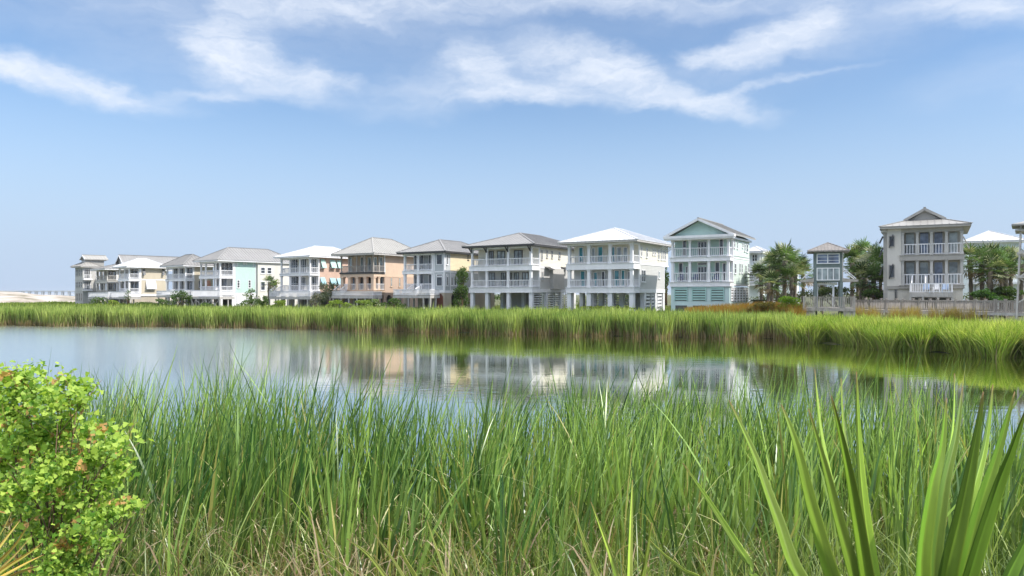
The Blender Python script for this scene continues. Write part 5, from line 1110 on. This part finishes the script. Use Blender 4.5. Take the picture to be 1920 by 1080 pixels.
frond('large green palmetto frond with fanned sword leaves at the bottom right', (1655, 1230), L1, 1.55, (.16, .26, .025), (.24, .36, .045))
L2 = [([(1775, 746), (1765, 844), (1744, 933), (1728, 1100)], 46, .1), ([(1805, 725), (1793, 815), (1769, 925), (1750, 1100)], 34, .2), ([(1844, 734), (1826, 844), (1801, 966), (1772, 1100)], 46, 0),
      ([(1862, 721), (1848, 830), (1822, 933), (1788, 1100)], 32, .2), ([(1903, 734), (1871, 848), (1838, 950), (1800, 1100)], 42, .05), ([(1926, 762), (1897, 844), (1865, 930), (1812, 1100)], 36, -.05),
      ([(1790, 700), (1786, 800), (1768, 900), (1745, 1080)], 16, .35)]
frond('darker green palmetto frond with upright sword leaves at the bottom right edge', (1768, 1260), L2, 1.5, (.11, .21, .022), (.23, .36, .045))
L3 = [([(1975, 860), (1950, 960), (1915, 1030), (1880, 1110)], 40, .0), ([(2010, 900), (1980, 980), (1940, 1060), (1900, 1130)], 40, .1), ([(1940, 1010), (1920, 1060), (1900, 1100), (1885, 1140)], 40, .1)]
frond('dark palmetto frond cut off by the bottom right corner', (1860, 1250), L3, 1.35, (.09, .18, .025), (.14, .25, .035))
L4 = [([(1072, 941), (1092, 1007), (1121, 1080), (1140, 1120)], 14, .1), ([(1108, 941), (1133, 1007), (1157, 1080), (1165, 1120)], 17, .1), ([(1186, 900), (1184, 960), (1182, 1030), (1180, 1110)], 14, .1), ([(1215, 1010), (1245, 1040), (1280, 1068), (1310, 1100)], 12, .1), ([(1222, 980), (1214, 1030), (1205, 1080), (1195, 1120)], 14, .0)]
frond('thin yellow green palmetto leaves rising at the bottom centre right', (1180, 1200), L4, 1.9, (.22, .30, .04), (.30, .36, .07))
L5 = [([(650, 1010), (690, 1040), (725, 1085), (745, 1120)], 12, .1), ([(700, 1000), (730, 1040), (755, 1080), (770, 1120)], 10, .15), ([(742, 1010), (760, 1050), (778, 1080), (790, 1120)], 13, 0), ([(800, 975), (815, 1020), (832, 1070), (840, 1120)], 9, .2), ([(610, 1030), (640, 1060), (670, 1090), (700, 1120)], 10, .1)]
frond('thin yellow green palmetto leaves rising at the bottom centre left', (770, 1190), L5, 2.0, (.24, .30, .05), (.34, .36, .09))
L6 = [([(52, 985), (30, 1020), (0, 1052), (-30, 1080)], 10, 0), ([(38, 975), (15, 1005), (-8, 1035), (-35, 1065)], 9, .1), ([(80, 1018), (50, 1040), (15, 1062), (-25, 1090)], 11, 0), ([(82, 1040), (50, 1056), (10, 1078), (-30, 1100)], 10, .1), ([(22, 960), (2, 1000), (-18, 1030), (-40, 1060)], 8, .2),
      ([(72, 1062), (40, 1072), (5, 1090), (-35, 1110)], 10, -.1), ([(60, 1003), (38, 1030), (8, 1060), (-25, 1085)], 9, .15), ([(45, 1080), (20, 1085), (0, 1098), (-35, 1115)], 9, 0)]
frond('yellow and orange palmetto frond in the bottom left corner', (-70, 1130), L6, 2.2, (.40, .26, .05), (.42, .38, .08))

# ------------------------------------------------------------------ leafy bush at the left
bd = 4.6
bush = empty('leafy_bush', px3(70, bd, z=1.45)); tag(bush, 'bright green leafy bush with orange new shoots filling the left foreground', 'bush')
o0 = bush.location
BL = [(50, 720, 62, 48, .1), (110, 740, 52, 42, -.1), (20, 760, 60, 55, 0), (150, 715, 26, 20, 0), (80, 800, 70, 50, .1), (15, 850, 60, 60, .2), (130, 790, 30, 40, .1), (175, 790, 26, 22, 0), (215, 820, 36, 34, -.1), (170, 845, 50, 40, 0),
      (110, 870, 55, 40, -.1), (220, 860, 30, 26, .1), (200, 885, 42, 24, 0), (60, 900, 55, 45, -.2), (10, 930, 45, 50, 0), (110, 940, 50, 35, .1), (160, 920, 40, 26, 0), (225, 940, 40, 18, 0), (255, 935, 20, 12, 0), (180, 960, 45, 26, -.1), (80, 985, 40, 28, 0), (140, 1000, 40, 26, .1), (200, 1000, 24, 18, -.1), (150, 1045, 26, 40, 0), (35, 690, 40, 24, 0), (90, 1050, 30, 30, .1), (50, 990, 34, 34, .2), (20, 1040, 30, 34, .3), (185, 1020, 18, 26, .1), (120, 1010, 36, 34, -.15), (95, 1050, 40, 34, -.15), (140, 1070, 34, 34, -.1), (30, 1085, 50, 40, .3), (100, 1100, 50, 40, .2), (160, 1110, 34, 34, .2), (120, 700, 20, 18, 0), (0, 700, 30, 30, 0)]
blobs = []
for (px, py, rx, rz, dy) in BL:
    c = px3(px, bd + dy, py + 12) - o0; blobs.append((c.x, c.y, c.z, rx * bd / F, .30 * (rx / 50), rz * bd / F))
lp = blob_pts(blobs, 15000, 77, .22); lp = lp[np.sin(lp[:, 0] * 31 + 1) * np.sin(lp[:, 2] * 27 + 2) + np.sin(lp[:, 1] * 19) * .5 + np.random.default_rng(3).normal(0, .35, len(lp)) > -.62]
# each leaf: a three-lobed blade of four triangles, lightly cupped
r = np.random.default_rng(9); n = len(lp)
nrmv = r.normal(size=(n, 3)) * .75 + np.array([.25, -.45, .75]); nrmv /= np.linalg.norm(nrmv, axis=1)[:, None]
e = np.cross(nrmv, r.normal(size=(n, 3))); e[:, 2] -= .5; e -= nrmv * (e * nrmv).sum(1)[:, None]; e /= np.linalg.norm(e, axis=1)[:, None]; f = np.cross(nrmv, e)
s = (.009 + .029 * r.beta(1.6, 1.8, n))[:, None]
shape = [(-.15, 0, 0), (0, .62, .10), (.38, .38, .04), (.62, .46, .08), (1.15, 0, -.12), (.62, -.46, .08), (.38, -.38, .04), (0, -.62, .10)]
mid = lp + e * s * .45 - nrmv * s * .05
ring = [lp + e * s * a + f * s * b_ + nrmv * s * c for (a, b_, c) in shape]
V = np.stack([mid] + ring, 1).reshape(-1, 3); fc = []
for k in range(8): fc.append(np.stack([np.arange(n) * 9, np.arange(n) * 9 + 1 + k, np.arange(n) * 9 + 1 + (k + 1) % 8], 1))
fc = np.concatenate(fc); tt = r.beta(2, 2, n); C_ = mixc((.09, .22, .025), (.46, .60, .11), r.random(n))
topness = np.zeros(n)
for b_ in blobs: topness = np.maximum(topness, np.where((np.abs(lp[:, 0] - b_[0]) < b_[3]) & (lp[:, 2] > b_[2] + b_[5] * .75) & (lp[:, 2] < b_[2] + b_[5] * 1.6), 1, 0))
cln = np.sin(lp[:, 0] * 23 + 2) * np.sin(lp[:, 2] * 21 + lp[:, 1] * 9); og = (r.random(n) < .5 * topness * (cln > .5) + .008); C_[og] = np.array((.55, .33, .13)) * r.uniform(.7, 1.2, og.sum())[:, None]
np_mesh('foliage', V, fc, np.repeat(C_, 9, 0), 'leaf', bush)
m_ = MB(); rt = Vector((.05, 0, -.25)); rd = random.Random(4)
hub = px3(100, bd, 1000) - o0
m_.tube([rt, (rt + hub) / 2 + Vector((-.03, 0, 0)), hub], [.014, .012, .010], 7)
for b_ in blobs:
    c = Vector(b_[:3]); st = hub.lerp(rt, rd.uniform(0, .6)); md_ = st.lerp(c, .5) + Vector((rd.uniform(-.06, .06), rd.uniform(-.05, .05), -.04)); m_.tube([st, md_, c], [.007, .005, .002], 5)
    for k in range(2):
        e_ = c + Vector((rd.uniform(-1, 1) * b_[3], rd.uniform(-1, 1) * b_[4], rd.uniform(-.3, 1) * b_[5])); m_.tube([md_.lerp(c, .6), e_], [.003, .0015], 4)
m_.build('branch', 'bark_brown', bush, True)

# ------------------------------------------------------------------ moist sea air
hzm = bpy.data.materials.new('sea_haze'); hzm.use_nodes = True; t = hzm.node_tree; t.nodes.clear()
vo = N(t, 'ShaderNodeVolumePrincipled'); vo.inputs['Color'].default_value = (.93, .96, 1, 1); vo.inputs['Density'].default_value = .00009; vo.inputs['Anisotropy'].default_value = .2
mo = N(t, 'ShaderNodeOutputMaterial'); t.links.new(vo.outputs[0], mo.inputs['Volume'])
M['haze'] = hzm; hb = MB(); hb.box(-14500, 14500, -14500, 14500, -3.2, 14.5); ho = hb.build('haze', 'haze'); tag(ho, kind='stuff', label='thin pale haze over the pond, the houses and the far bay')
